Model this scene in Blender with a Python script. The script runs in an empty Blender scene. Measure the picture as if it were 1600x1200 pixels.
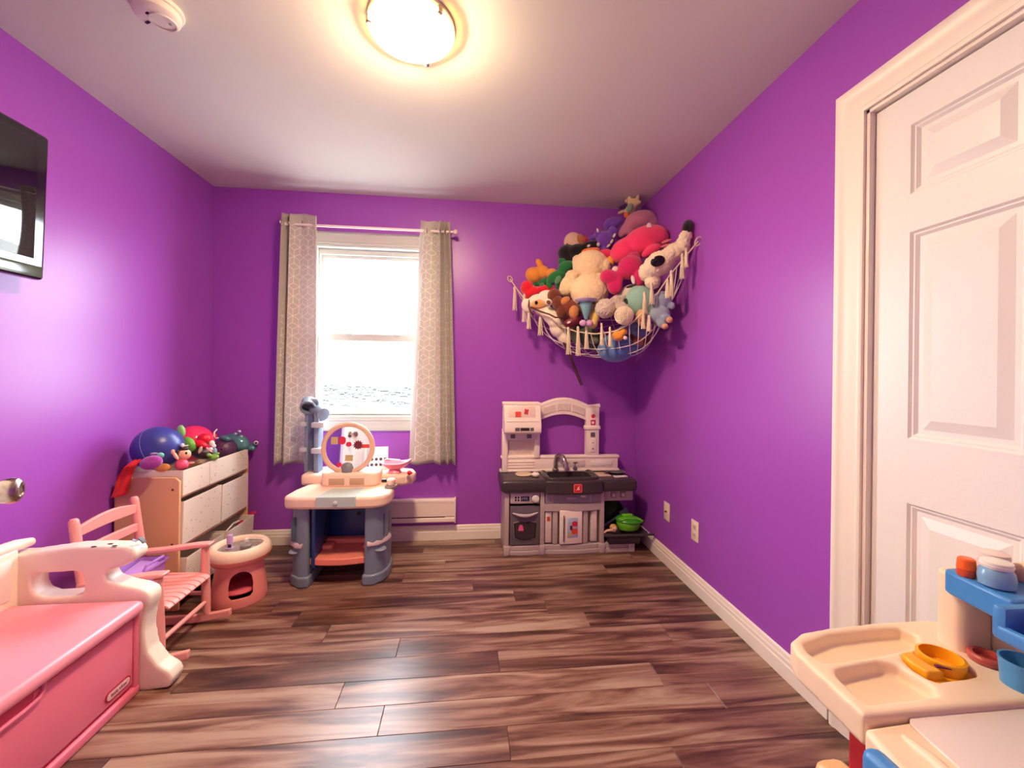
import bpy, bmesh, math, random
from mathutils import Vector, Matrix, Euler
from mathutils.geometry import tessellate_polygon
random.seed(7)
SC = bpy.context.scene
COL = SC.collection
# ------------------------------------------------------------------ camera, world, exposure
FPX, PPX, PPY, YAW, ROLL, CAMH = 651.0, 800.0, 585.0, math.atan(71/651.0), 0.0119, 1.19
H, YB, XR, XL, YF = 2.44, 3.025, 1.275, -1.716, -0.75
cd = bpy.data.cameras.new('camera'); cam = bpy.data.objects.new('camera', cd); COL.objects.link(cam)
cd.sensor_width = 36; cd.lens = FPX/1600*36; cd.shift_y = -15/1600; cd.clip_start = .02
cam.matrix_world = Matrix.Translation((0, 0, CAMH)) @ Matrix.Rotation(-YAW, 4, 'Z') @ Matrix.Rotation(math.pi/2, 4, 'X') @ Matrix.Rotation(ROLL, 4, 'Z')
SC.camera = cam
W = bpy.data.worlds.new('sky'); SC.world = W; W.use_nodes = True
bg = W.node_tree.nodes['Background']; bg.inputs[0].default_value = (.86, .93, 1, 1); bg.inputs[1].default_value = 7.0
SC.view_settings.view_transform = 'Standard'; SC.view_settings.look = 'None'; SC.view_settings.gamma = 1
SC.view_settings.use_curve_mapping = False; SC.view_settings.exposure = 2.25
LAMP = 58.0
po = bpy.data.lights.new('window_portal', 'AREA'); po.shape = 'RECTANGLE'; po.size = .80; po.size_y = 1.2; po.cycles.is_portal = True
pob = bpy.data.objects.new('window_portal', po); COL.objects.link(pob); pob.location = (-.67, YB+.13, 1.45); pob.rotation_euler = (math.radians(-90), 0, 0)
# ------------------------------------------------------------------ helpers: picture ray -> place
FW = Vector((math.sin(YAW), math.cos(YAW), 0)); RT = Vector((math.cos(YAW), -math.sin(YAW), 0)); UP = Vector((0, 0, 1)); EYE = Vector((0, 0, CAMH))
def ray(x, y):
    dx, dy = x-PPX, y-PPY
    a = (dx*math.cos(ROLL)+dy*math.sin(ROLL))/FPX; b = (-dx*math.sin(ROLL)+dy*math.cos(ROLL))/FPX
    return FW+RT*a-UP*b
HL, HR = Vector((.307, 3.0, 1.886)), Vector((1.25, 2.197, 1.944))
HN = Vector((HR.y-HL.y, -(HR.x-HL.x), 0)); HN = -HN.normalized()          # from the hammock's front edge to the corner
def pt(x, y, plane):
    k, v = plane; r = ray(x, y)
    if k == 'X': t = v/r.x
    elif k == 'Y': t = v/r.y
    elif k == 'Z': t = (v-CAMH)/r.z
    else: t = (HL+HN*v).dot(HN)/r.dot(HN)                                    # vertical plane v metres behind the hammock edge
    return EYE+r*t
def scale_at(p): return (p-EYE).dot(FW)/FPX
# ------------------------------------------------------------------ materials
MATS = {}
def lin(c): return tuple(((x/255)/12.92 if x/255 <= .04045 else ((x/255+.055)/1.055)**2.4) for x in c)
def M(name, rgb, rough=.5, var=.08, nscale=8, bump=0, bscale=200, metal=0, spec=.5, emit=None, estr=0, trans=0, sheen=0, alpha=1, coat=0):
    if name in MATS: return MATS[name]
    m = bpy.data.materials.new(name); m.use_nodes = True; nt = m.node_tree; b = nt.nodes['Principled BSDF']
    tc = nt.nodes.new('ShaderNodeTexCoord'); n = nt.nodes.new('ShaderNodeTexNoise'); n.inputs['Scale'].default_value = nscale; n.inputs['Detail'].default_value = 3
    nt.links.new(tc.outputs['Object'], n.inputs['Vector'])
    mx = nt.nodes.new('ShaderNodeMixRGB'); c = lin(rgb)
    mx.inputs[1].default_value = (*[max(0, v*(1-var)) for v in c], 1); mx.inputs[2].default_value = (*[min(1, v*(1+var)) for v in c], 1)
    nt.links.new(n.outputs['Fac'], mx.inputs[0]); nt.links.new(mx.outputs[0], b.inputs['Base Color'])
    b.inputs['Roughness'].default_value = rough; b.inputs['Metallic'].default_value = metal; b.inputs['Specular IOR Level'].default_value = spec
    if bump:
        n2 = nt.nodes.new('ShaderNodeTexNoise'); n2.inputs['Scale'].default_value = bscale; n2.inputs['Detail'].default_value = 2
        nt.links.new(tc.outputs['Object'], n2.inputs['Vector']); bp = nt.nodes.new('ShaderNodeBump'); bp.inputs['Strength'].default_value = bump; bp.inputs['Distance'].default_value = .004
        nt.links.new(n2.outputs['Fac'], bp.inputs['Height']); nt.links.new(bp.outputs[0], b.inputs['Normal'])
    if emit: b.inputs['Emission Color'].default_value = (*lin(emit), 1); b.inputs['Emission Strength'].default_value = estr
    if trans: b.inputs['Transmission Weight'].default_value = trans
    if sheen: b.inputs['Sheen Weight'].default_value = sheen; b.inputs['Sheen Roughness'].default_value = .6
    if coat: b.inputs['Coat Weight'].default_value = coat; b.inputs['Coat Roughness'].default_value = .15
    if alpha < 1: b.inputs['Alpha'].default_value = alpha
    MATS[name] = m; return m
def plush(name, rgb, fur=.6, fs=260): return M(name, rgb, .95, .12, 30, fur, fs, sheen=.35, spec=.15)
def plastic(name, rgb, rough=.38): return M(name, rgb, rough, .04, 5, .03, 500, spec=.5)
# ------------------------------------------------------------------ shapes: each returns (verts, faces)
def from_bm(bm):
    bm.verts.index_update(); r = ([v.co.copy() for v in bm.verts], [[v.index for v in f.verts] for f in bm.faces]); bm.free(); return r
def RB(x0, x1, y0, y1, z0, z1, r=.004, seg=2):
    bm = bmesh.new(); bmesh.ops.create_cube(bm, size=1)
    for v in bm.verts: v.co = Vector((x0+(v.co.x+.5)*(x1-x0), y0+(v.co.y+.5)*(y1-y0), z0+(v.co.z+.5)*(z1-z0)))
    r = min(r, .49*min(abs(x1-x0), abs(y1-y0), abs(z1-z0)))
    if r > 0: bmesh.ops.bevel(bm, geom=bm.edges[:], offset=r, segments=seg, profile=.5, affect='EDGES')
    return from_bm(bm)
def XF(s, loc=(0, 0, 0), rot=(0, 0, 0), sc=(1, 1, 1)):
    m = Matrix.Translation(loc) @ Euler(rot).to_matrix().to_4x4() @ Matrix.Diagonal((*sc, 1)); return ([m @ v for v in s[0]], s[1])
def MX(s, m): return ([m @ v for v in s[0]], s[1])
def tube(path, r, n=8, closed=False, flat=1):
    path = [Vector(p) for p in path]; N = len(path); V = []; Fc = []
    rs = r if isinstance(r, (list, tuple)) else [r]*N
    nrm = None
    for i, p in enumerate(path):
        a = path[(i-1) % N] if (closed or i > 0) else p; b = path[(i+1) % N] if (closed or i < N-1) else p
        t = (b-a); t = t.normalized() if t.length > 1e-9 else Vector((0, 0, 1))
        if nrm is None: nrm = t.orthogonal().normalized()
        else:
            nrm = nrm-t*nrm.dot(t); nrm = nrm.normalized() if nrm.length > 1e-6 else t.orthogonal().normalized()
        bi = t.cross(nrm)
        for k in range(n): w = 2*math.pi*k/n; V.append(p+(nrm*math.cos(w)+bi*math.sin(w)*flat)*rs[i])
    for i in range(N if closed else N-1):
        j = (i+1) % N
        for k in range(n): Fc.append([i*n+k, i*n+(k+1) % n, j*n+(k+1) % n, j*n+k])
    if not closed: Fc += [list(range(n))[::-1], [(N-1)*n+k for k in range(n)]]
    return V, Fc
def lathe(prof, n=32, c=(0, 0, 0), rot=(0, 0, 0), a0=0, a1=2*math.pi, loop=False):
    full = abs(a1-a0-2*math.pi) < 1e-6; V = []; Fc = []; K = n if full else n+1
    for (r, z) in prof:
        for k in range(K): w = a0+(a1-a0)*k/n; V.append(Vector((max(r, 1e-5)*math.cos(w), max(r, 1e-5)*math.sin(w), z)))
    for i in range(len(prof)-1):
        for k in range(n):
            q = (k+1) % K if full else k+1
            Fc.append([i*K+k, i*K+q, (i+1)*K+q, (i+1)*K+k])
    if loop: Fc += [[(len(prof)-1)*K+k, (len(prof)-1)*K+(k+1) % n, (k+1) % n, k] for k in range(n)]
    elif full: Fc += [list(range(n))[::-1], [(len(prof)-1)*n+k for k in range(n)]]
    return XF((V, Fc), c, rot)
def ell(c, r, rot=None, nu=18, nv=11):
    V = []; Fc = []; c = Vector(c)
    m = rot if isinstance(rot, Matrix) else (Euler(rot).to_matrix() if rot else Matrix.Identity(3))
    for j in range(nv+1):
        th = math.pi*(.002+.996*j/nv)
        for k in range(nu):
            w = 2*math.pi*k/nu; V.append(c+m @ Vector((r[0]*math.sin(th)*math.cos(w), r[1]*math.sin(th)*math.sin(w), r[2]*math.cos(th))))
    for j in range(nv):
        for k in range(nu): Fc.append([j*nu+k, j*nu+(k+1) % nu, (j+1)*nu+(k+1) % nu, (j+1)*nu+k])
    Fc += [list(range(nu))[::-1], [nv*nu+k for k in range(nu)]]
    return V, Fc
def prism(poly, a0, a1, axis='Y', holes=()):
    def P(u, v, a): return Vector((u, a, v)) if axis == 'Y' else (Vector((a, u, v)) if axis == 'X' else Vector((u, v, a)))
    loops = [poly]+list(holes); flat = [q for l in loops for q in l]; n = len(flat)
    V = [P(u, v, a0) for u, v in flat]+[P(u, v, a1) for u, v in flat]; Fc = []
    if holes:
        tri = tessellate_polygon([[Vector((u, v, 0)) for u, v in l] for l in loops])
        for t in tri: Fc.append(list(t)); Fc.append([i+n for i in t][::-1])
    else: Fc.append(list(range(n))); Fc.append([i+n for i in range(n)][::-1])
    o = 0
    for l in loops:
        k = len(l)
        for i in range(k): Fc.append([o+i, o+(i+1) % k, o+(i+1) % k+n, o+i+n])
        o += k
    return V, Fc
def grid(fn, nu, nv):
    V = [Vector(fn(i/nu, j/nv)) for j in range(nv+1) for i in range(nu+1)]
    return V, [[j*(nu+1)+i, j*(nu+1)+i+1, (j+1)*(nu+1)+i+1, (j+1)*(nu+1)+i] for j in range(nv) for i in range(nu)]
def arc(cx, cy, r, a0, a1, n=10): return [(cx+r*math.cos(math.radians(a0+(a1-a0)*i/n)), cy+r*math.sin(math.radians(a0+(a1-a0)*i/n))) for i in range(n+1)]
def rrect(x0, x1, y0, y1, r, n=5): return arc(x1-r, y1-r, r, 0, 90, n)+arc(x0+r, y1-r, r, 90, 180, n)+arc(x0+r, y0+r, r, 180, 270, n)+arc(x1-r, y0+r, r, 270, 360, n)
def disc(c, r, t, axis='Y', n=24):
    rot = {'Z': (0, 0, 0), 'Y': (math.pi/2, 0, 0), 'X': (0, math.pi/2, 0)}[axis]; b = min(t*.3, r*.2)
    return lathe([(r-b, -t/2), (r, -t/2+b), (r, t/2-b), (r-b, t/2)], n, c, rot)
def mesh_of(name, shapes, mat, smooth=38):
    bm = bmesh.new()
    for V, Fc in shapes:
        vs = [bm.verts.new(v) for v in V]
        for f in Fc:
            try: bm.faces.new([vs[i] for i in f])
            except ValueError: pass
    bmesh.ops.recalc_face_normals(bm, faces=bm.faces[:])
    me = bpy.data.meshes.new(name); bm.to_mesh(me); bm.free(); me.materials.append(mat)
    if smooth:
        for p in me.polygons: p.use_smooth = True
        me.set_sharp_from_angle(angle=math.radians(smooth))
    return me
def part(name, parent, mat, *shapes, smooth=38, bevel=0, solid=0, subsurf=0):
    o = bpy.data.objects.new(name, mesh_of(name, shapes, mat, smooth)); COL.objects.link(o); o.parent = parent
    if solid: s = o.modifiers.new('solid', 'SOLIDIFY'); s.thickness = solid; s.offset = 0
    if bevel:
        b = o.modifiers.new('bevel', 'BEVEL'); b.width = bevel; b.segments = 3; b.limit_method = 'ANGLE'; b.angle_limit = math.radians(50); b.harden_normals = False
    if subsurf: s = o.modifiers.new('sub', 'SUBSURF'); s.levels = s.render_levels = subsurf
    return o
def tag(o, label, cat, group=None):
    o['label'] = label; o['category'] = cat
    if group: o['group'] = group
    return o
def thing(name, label, cat, loc=(0, 0, 0), rz=0, group=None):
    o = bpy.data.objects.new(name, None); COL.objects.link(o); o.location = loc; o.rotation_euler = (0, 0, rz); o.empty_display_size = .05
    return tag(o, label, cat, group)
def struct(o): o['kind'] = 'structure'; return o
def sroot(name, loc=(0, 0, 0)):
    o = bpy.data.objects.new(name, None); COL.objects.link(o); o.location = loc; return struct(o)
def bake(o):
    dg = bpy.context.evaluated_depsgraph_get(); me = bpy.data.meshes.new_from_object(o.evaluated_get(dg)); o.modifiers.clear(); o.data = me; return o
def cut(o, *shapes):
    c = part('cutter', o.parent, o.data.materials[0], *shapes, smooth=0); m = o.modifiers.new('cut', 'BOOLEAN'); m.operation = 'DIFFERENCE'; m.object = c; m.solver = 'EXACT'
    bake(o); bpy.data.objects.remove(c)
    for p in o.data.polygons: p.use_smooth = True
    o.data.set_sharp_from_angle(angle=math.radians(38)); return o
CLOUD = bpy.data.textures.new('fleece', 'CLOUDS'); CLOUD.noise_scale = .011; CLOUD.noise_depth = 1
def fuse(name, parent, mat, shapes, vox=.006, it=6, shag=0):
    o = part(name, parent, mat, *shapes); r = o.modifiers.new('remesh', 'REMESH'); r.mode = 'VOXEL'; r.voxel_size = vox
    s = o.modifiers.new('smooth', 'SMOOTH'); s.factor = .5; s.iterations = it
    if shag: d = o.modifiers.new('shag', 'DISPLACE'); d.texture = CLOUD; d.strength = shag; d.texture_coords = 'LOCAL'
    bake(o)
    for p in o.data.polygons: p.use_smooth = True
    return o
def blob(px, py, rx, ry, plane, rot=0, dep=None):
    p = pt(px, py, plane); s = scale_at(p); a = math.radians(rot)
    u = RT*math.cos(a)+UP*math.sin(a); w = -RT*math.sin(a)+UP*math.cos(a)
    m = Matrix((u, w, FW)).transposed(); d = (min(rx, ry) if dep is None else dep)*s
    return ell(p, (rx*s, ry*s, d), m)
def local(shapes, o): q = Vector(o); return [([v-q for v in V], Fc) for V, Fc in shapes]
def text(body, size, mat, parent, m, name='lettering'):
    cu = bpy.data.curves.new(name, 'FONT'); cu.body = body; cu.size = size; cu.align_x = 'CENTER'; cu.align_y = 'CENTER'; cu.extrude = .0004
    t = bpy.data.objects.new(name, cu); COL.objects.link(t); me = bpy.data.meshes.new_from_object(t); bpy.data.objects.remove(t)
    me.materials.append(mat); o = bpy.data.objects.new(name, me); COL.objects.link(o); o.parent = parent; o.matrix_local = m; return o
FRONT = Matrix.Rotation(math.pi/2, 4, 'X')          # text facing -Y
FACEX = Matrix.Rotation(math.pi/2, 4, 'Z') @ Matrix.Rotation(math.pi/2, 4, 'X')   # text facing +X
def at(x, y, z, R): return Matrix.Translation((x, y, z)) @ R
# ------------------------------------------------------------------ materials of the place
def wall_mat():
    m = M('purple_paint', (164, 80, 195), .34, .03, 3, .05, 260, spec=.45); return m
PURPLE = wall_mat()
CEIL = M('ceiling_white', (222, 217, 204), .85, .02, 3, .05, 300)
TRIM = M('trim_white', (246, 236, 224), .35, .02, 4)
DOORW = M('door_white', (238, 234, 232), .38, .02, 4, .06, 120)
WINW = M('window_vinyl', (204, 204, 198), .3, .02, 4)
def floor_mat():
    m = bpy.data.materials.new('plank_laminate'); m.use_nodes = True; nt = m.node_tree; N = nt.nodes; Lk = nt.links; b = N['Principled BSDF']
    tc = N.new('ShaderNodeTexCoord'); oi = N.new('ShaderNodeObjectInfo')
    ad = N.new('ShaderNodeVectorMath'); ad.operation = 'MULTIPLY_ADD'; cx = N.new('ShaderNodeCombineXYZ')
    for i in range(3): Lk.new(oi.outputs['Random'], cx.inputs[i])
    ad.inputs[1].default_value = (37, 61, 11); Lk.new(cx.outputs[0], ad.inputs[0]); Lk.new(tc.outputs['Object'], ad.inputs[2])
    def noise(sc, det, dist, rough=.55):
        mp = N.new('ShaderNodeMapping'); mp.inputs['Scale'].default_value = sc; Lk.new(ad.outputs[0], mp.inputs[0])
        n = N.new('ShaderNodeTexNoise'); n.inputs['Scale'].default_value = 1; n.inputs['Detail'].default_value = det; n.inputs['Distortion'].default_value = dist; n.inputs['Roughness'].default_value = rough
        Lk.new(mp.outputs[0], n.inputs['Vector']); return n
    broad = noise((1.5, 15, 1), 4, .9); fine = noise((5, 110, 1), 5, .5, .7); knot = noise((6, 30, 1), 4, 2.5)
    mr = N.new('ShaderNodeMath'); mr.operation = 'MULTIPLY_ADD'; mr.inputs[1].default_value = .20; Lk.new(oi.outputs['Random'], mr.inputs[0])
    s1 = N.new('ShaderNodeMath'); s1.operation = 'MULTIPLY_ADD'; s1.inputs[1].default_value = .22; s1.inputs[2].default_value = -.50; Lk.new(fine.outputs['Fac'], s1.inputs[0])
    s2 = N.new('ShaderNodeMath'); s2.operation = 'MULTIPLY_ADD'; s2.inputs[1].default_value = 1.6; Lk.new(broad.outputs['Fac'], s2.inputs[0]); Lk.new(s1.outputs[0], s2.inputs[2])
    s3 = N.new('ShaderNodeMath'); s3.operation = 'MULTIPLY_ADD'; s3.inputs[1].default_value = .12; Lk.new(knot.outputs['Fac'], s3.inputs[0]); Lk.new(s2.outputs[0], s3.inputs[2])
    Lk.new(s3.outputs[0], mr.inputs[2])
    cr = N.new('ShaderNodeValToRGB'); e = cr.color_ramp.elements
    e[0].position = .20; e[0].color = (*lin((52, 30, 25)), 1); e[1].position = .84; e[1].color = (*lin((166, 136, 118)), 1)
    for p, c in ((.36, (76, 46, 38)), (.50, (104, 68, 56)), (.64, (138, 101, 86))): q = e.new(p); q.color = (*lin(c), 1)
    Lk.new(mr.outputs[0], cr.inputs[0]); Lk.new(cr.outputs[0], b.inputs['Base Color'])
    b.inputs['Roughness'].default_value = .33; b.inputs['Specular IOR Level'].default_value = .5
    bp = N.new('ShaderNodeBump'); bp.inputs['Strength'].default_value = .12; bp.inputs['Distance'].default_value = .002; Lk.new(fine.outputs['Fac'], bp.inputs['Height']); Lk.new(bp.outputs[0], b.inputs['Normal'])
    return m
PLANK = floor_mat()
WOOD = M('pale_wood', (232, 182, 134), .45, .08, 4)
def stretch(m, sc):
    nt = m.node_tree; tc = [n for n in nt.nodes if n.type == 'TEX_COORD'][0]
    for n in [n for n in nt.nodes if n.type == 'TEX_NOISE']:
        mp = nt.nodes.new('ShaderNodeMapping'); mp.inputs['Scale'].default_value = sc; nt.links.new(tc.outputs['Object'], mp.inputs[0]); nt.links.new(mp.outputs[0], n.inputs['Vector'])
stretch(WOOD, (1, 6, .7))
BLACK = M('black_gloss', (10, 10, 12), .25)
WHITE = plastic('white_plastic', (238, 234, 228))
CREAM = plastic('cream_plastic', (244, 216, 190), .42)
METAL = M('brushed_nickel', (196, 182, 168), .22, .03, 5, metal=1)
REDP = plastic('red_plastic', (206, 30, 44))
STK_RED = M('sticker_red', (214, 52, 50), .4)
ROPE = M('cotton_rope', (232, 212, 186), .9, .1, 60, .5, 400)
# ------------------------------------------------------------------ the room
floor = sroot('floor')
sub = part('subfloor', floor, M('dark_subfloor', (40, 26, 22), .8), RB(XL, XR+.14, YF, YB, -.06, -.008, 0), smooth=0)
PW, PL = .1278, 1.22
row = 0; y0 = 1.275-PW*math.ceil((1.275-YF)/PW)
joints = {1.786: -.281, 1.664: .147, 1.394: -.277, 1.275: .15, 1.531: .77, 1.914: -.62, 2.042: .42, 2.17: -.95, 1.147: -.55, 2.297: .05, 1.02: .70}
while y0 < YB-.01:
    a, b = max(y0, YF), min(y0+PW, YB)
    jx = next((v for k, v in joints.items() if abs(k-y0) < .03), random.uniform(XL, XL+PL)); x = jx
    while x > XL: x -= PL
    while x < XR:
        u0, u1 = max(x, XL), min(x+PL, XR)
        if u1-u0 > .02 and b-a > .01:
            o = part('plank', floor, PLANK, XF(RB(-(u1-u0)/2+.0006, (u1-u0)/2-.0006, -(b-a)/2+.0005, (b-a)/2-.0005, -.008, 0, .0012, 1)), smooth=0)
            o.location = ((u0+u1)/2, (a+b)/2, 0)
        x += PL
    y0 += PW
struct(part('ceiling', None, CEIL, RB(XL-.1, XR+.1, YF-.1, YB+.12, H, H+.1, 0), smooth=0))
# window opening in the back wall
WX0, WX1, WZ0, WZ1 = -1.065, -.275, .865, 2.085
struct(part('wall_back', None, PURPLE, prism([(XL-.1, 0), (XR+.1, 0), (XR+.1, H), (XL-.1, H)], YB, YB+.12, 'Y', [[(WX0, WZ0), (WX1, WZ0), (WX1, WZ1), (WX0, WZ1)]]), smooth=0))
struct(part('wall_left', None, PURPLE, RB(XL-.1, XL, YF-.1, YB, 0, H, 0), smooth=0))
DY0, DY1, DZ = .375, 1.215, 2.055
struct(part('wall_right', None, PURPLE, prism([(YF-.1, 0), (DY0, 0), (DY0, DZ), (DY1, DZ), (DY1, 0), (YB, 0), (YB, H), (YF-.1, H)], XR, XR+.12, 'X'), smooth=0))
struct(part('wall_front', None, PURPLE, RB(-.72, XR, YF-.1, YF, 0, H, 0), RB(XL, -.72, YF-.1, .35, 0, H, 0), smooth=0))
def sweepx(prof, x0, x1): return prism(prof, x0, x1, 'X')
bbp = [(0, 0), (-.016, 0), (-.016, .058), (-.013, .064), (-.013, .078), (-.010, .084), (-.008, .098), (-.004, .104), (0, .104)]
struct(part('baseboard_back', None, TRIM, prism([(YB+d, z) for d, z in bbp], XL, XR, 'X'), smooth=0, bevel=.0015))
struct(part('baseboard_right', None, TRIM, prism([(XR+d, z) for d, z in bbp], DY1+.105, YB, 'Y'), smooth=0, bevel=.0015))
struct(part('baseboard_left', None, TRIM, prism([(XL-d, z) for d, z in bbp], .35, YB, 'Y'), smooth=0, bevel=.0015))
def casing(prof, u0, u1, v0, v1, wall, sgn, axis, closed):
    """mitred casing: prof = (distance out from the opening, height off the wall)"""
    V = []; n = len(prof)
    def P(u, v, h): return Vector((u, wall+sgn*h, v)) if axis == 'Y' else Vector((wall+sgn*h, u, v))
    for d, h in prof:
        ring = [(u0-d, v0-d if closed else v0), (u0-d, v1+d), (u1+d, v1+d), (u1+d, v0-d if closed else v0)]
        V += [P(u, v, h) for u, v in ring]
    Fc = []
    for i in range(n):
        j = (i+1) % n
        for k in range(4 if closed else 3): q = (k+1) % 4; Fc.append([i*4+k, i*4+q, j*4+q, j*4+k])
    if not closed: Fc += [[i*4 for i in range(n)], [i*4+3 for i in range(n)]]
    return V, Fc
cprof = [(0, 0), (0, .010), (.006, .013), (.012, .013), (.016, .009), (.024, .010), (.050, .015), (.072, .016), (.078, .020), (.092, .020), (.098, .016), (.098, 0)]
# closet door in the right wall
d1 = sroot('door_1', (XR, (DY0+DY1)/2, 0)); dy = (DY0+DY1)/2
part('jamb', d1, TRIM, *local([RB(XR, XR+.12, DY0, DY0+.012, 0, DZ, .001), RB(XR, XR+.12, DY1-.012, DY1, 0, DZ, .001), RB(XR, XR+.12, DY0, DY1, DZ-.012, DZ, .001)], (XR, dy, 0)))
part('stop', d1, TRIM, *local([RB(XR+.058, XR+.07, DY1-.024, DY1-.012, 0, DZ-.012, .001), RB(XR+.058, XR+.07, DY0+.012, DY1-.012, DZ-.026, DZ-.012, .001)], (XR, dy, 0)))
part('casing', d1, TRIM, *local([casing(cprof, DY0, DY1, 0, DZ, XR, -1, 'X', False)], (XR, dy, 0)))
sy0, sy1 = DY0+.015, DY1-.015; pw = .262; cols = [(sy1-.105-pw, sy1-.105), (sy0+.105, sy0+.105+pw)]; rows = [(.20, .825), (1.015, 1.623), (1.735, 1.94)]
slab = part('slab', d1, DOORW, *local([prism([(sy0, .01), (sy1, .01), (sy1, DZ-.018), (sy0, DZ-.018)], XR+.02, XR+.056, 'X', [[(a, c), (b, c), (b, d), (a, d)] for a, b in cols for c, d in rows])], (XR, dy, 0)), smooth=0)
def door_panel(a, b, c, d, x):
    V = []; Fc = []
    for ins, dep in ((0, .000), (.006, .006), (.010, .006), (.018, .013), (.03, .013), (.058, .004)):
        V += [Vector((x+dep, a+ins, c+ins)), Vector((x+dep, b-ins, c+ins)), Vector((x+dep, b-ins, d-ins)), Vector((x+dep, a+ins, d-ins))]
    for i in range(5):
        for k in range(4): q = (k+1) % 4; Fc.append([i*4+k, i*4+q, i*4+4+q, i*4+4+k])
    Fc.append([20, 21, 22, 23]); return V, Fc
for a, b in cols:
    for c, d in rows: part('panel', d1, DOORW, *local([door_panel(a, b, c, d, XR+.0205)], (XR, dy, 0)), smooth=0)
# open entry door beside the camera, only its knob reaches into the picture
hx, hy = -.72, .37; e2 = Vector((-1.080, 1.055)); dv = e2-Vector((hx, hy)); ang = math.atan2(dv.y, dv.x)
d2 = sroot('door_2', (hx, hy, 0)); d2.rotation_euler = (0, 0, ang); Ld = dv.length
part('slab', d2, DOORW, RB(0, Ld, 0, .035, .012, 2.03, .002))
for z0_, z1_ in rows:
    for u0_, u1_ in ((.1, Ld/2-.05), (Ld/2+.05, Ld-.1)):
        V, Fc = door_panel(u0_, u1_, z0_, z1_, 0); part('panel', d2, DOORW, ([Vector((v.y, -.006+v.x*.8-.002, v.z)) for v in V], Fc), smooth=0)
kt = pt(34, 765, ('Y', 1.03)); kd = d2.matrix_basis.inverted() @ kt
for sg in (-1,):
    kx, kz = kd.x, kd.z
    pr = [(.030, 0), (.031, -.004), (.026, -.009), (.012, -.012), (.011, -.030), (.017, -.036), (.026, -.046), (.0285, -.056), (.026, -.064), (.019, -.068), (.015, -.068), (.014, -.066), (.002, -.066)]
    sc_ = abs(kd.y)/.068
    part('knob', d2, METAL, lathe([(r, z*sc_) for r, z in pr], 40, (kx, 0, kz), (-math.pi/2, 0, 0)))
part('hinge', d2, METAL, *[RB(-.006, .006, -.008, .004, z, z+.09, .002) for z in (.2, 1.0, 1.8)])
# window
w1 = sroot('window_1', ((WX0+WX1)/2, YB, WZ0)); wo = (( WX0+WX1)/2, YB, WZ0)
part('casing', w1, WINW, *local([casing([(d*.85, h) for d, h in cprof], WX0, WX1, WZ0, WZ1, YB, -1, 'Y', True)], wo))
def ring(x0, x1, z0, z1, t, ya, yb, tb=None, tt=None):
    tb = t if tb is None else tb; tt = t if tt is None else tt
    return prism([(x0, z0), (x1, z0), (x1, z1), (x0, z1)], ya, yb, 'Y', [[(x0+t, z0+tb), (x1-t, z0+tb), (x1-t, z1-tt), (x0+t, z1-tt)]])
part('window_frame', w1, WINW, *local([ring(WX0, WX1, WZ0, WZ1, .018, YB+.0, YB+.11), ring(WX0+.018, WX1-.018, WZ0+.018, WZ1-.018, .012, YB+.05, YB+.10, .012, .04)], wo), smooth=0, bevel=.002)
up = part('upper_sash', w1, WINW, *local([ring(WX0+.026, WX1-.026, 1.415, WZ1-.05, .022, YB+.075, YB+.095, .045, .03)], wo), smooth=0, bevel=.002)
lo = part('lower_sash', w1, WINW, *local([ring(WX0+.026, WX1-.026, WZ0+.022, 1.466, .024, YB+.05, YB+.072, .03, .050)], wo), smooth=0, bevel=.002)
GL = M('window_glass', (14, 15, 16), .0, 0, spec=.5, alpha=.07)
part('pane', up, GL, *local([RB(WX0+.045, WX1-.045, YB+.083, YB+.087, 1.455, WZ1-.075, 0)], wo), smooth=0)
part('pane', lo, GL, *local([RB(WX0+.048, WX1-.048, YB+.060, YB+.064, WZ0+.05, 1.425, 0)], wo), smooth=0)
part('sash_lock', lo, WINW, *local([RB(-.86, -.81, YB+.04, YB+.052, 1.455, 1.468, .003), RB(-.53, -.48, YB+.04, YB+.052, 1.455, 1.468, .003)], wo))
# outside: pale field and scrub behind the window
GR = M('pale_field', (150, 148, 142), .95, .35, 3, .4, 20)
def terrain(u, v):
    x = -40+80*u; y = 3.6+46*v; z = -.55+.5*(v**.8)*1.6+.06*math.sin(x*1.7+y)+.25*v*math.sin(x*.35)
    return (x, y, z)
struct(part('ground', None, GR, grid(terrain, 60, 40)))
SH = M('dark_scrub', (42, 42, 40), .95, .5, 14)
bm_s = []
for i in range(2600):
    y = 9+26*random.random()**.6; x = random.uniform(-.65*y-1, .25*y+1); s = random.uniform(.03, .10)*y/16*(1 if y > 18 else .45); v = (y-3.6)/46
    if y < 17 and random.random() < .5: continue
    z = terrain((x+40)/80, v)[2]
    bm_s.append(ell((x, y, z+s*.3), (s*random.uniform(.7, 2.2), s, s*random.uniform(.35, .9)), (0, 0, random.random()*3), 6, 4))
sc = part('scrub', None, SH, *bm_s); sc['kind'] = 'stuff'; tag(sc, 'grey scrub on the field outside the window', 'scrub')
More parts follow.
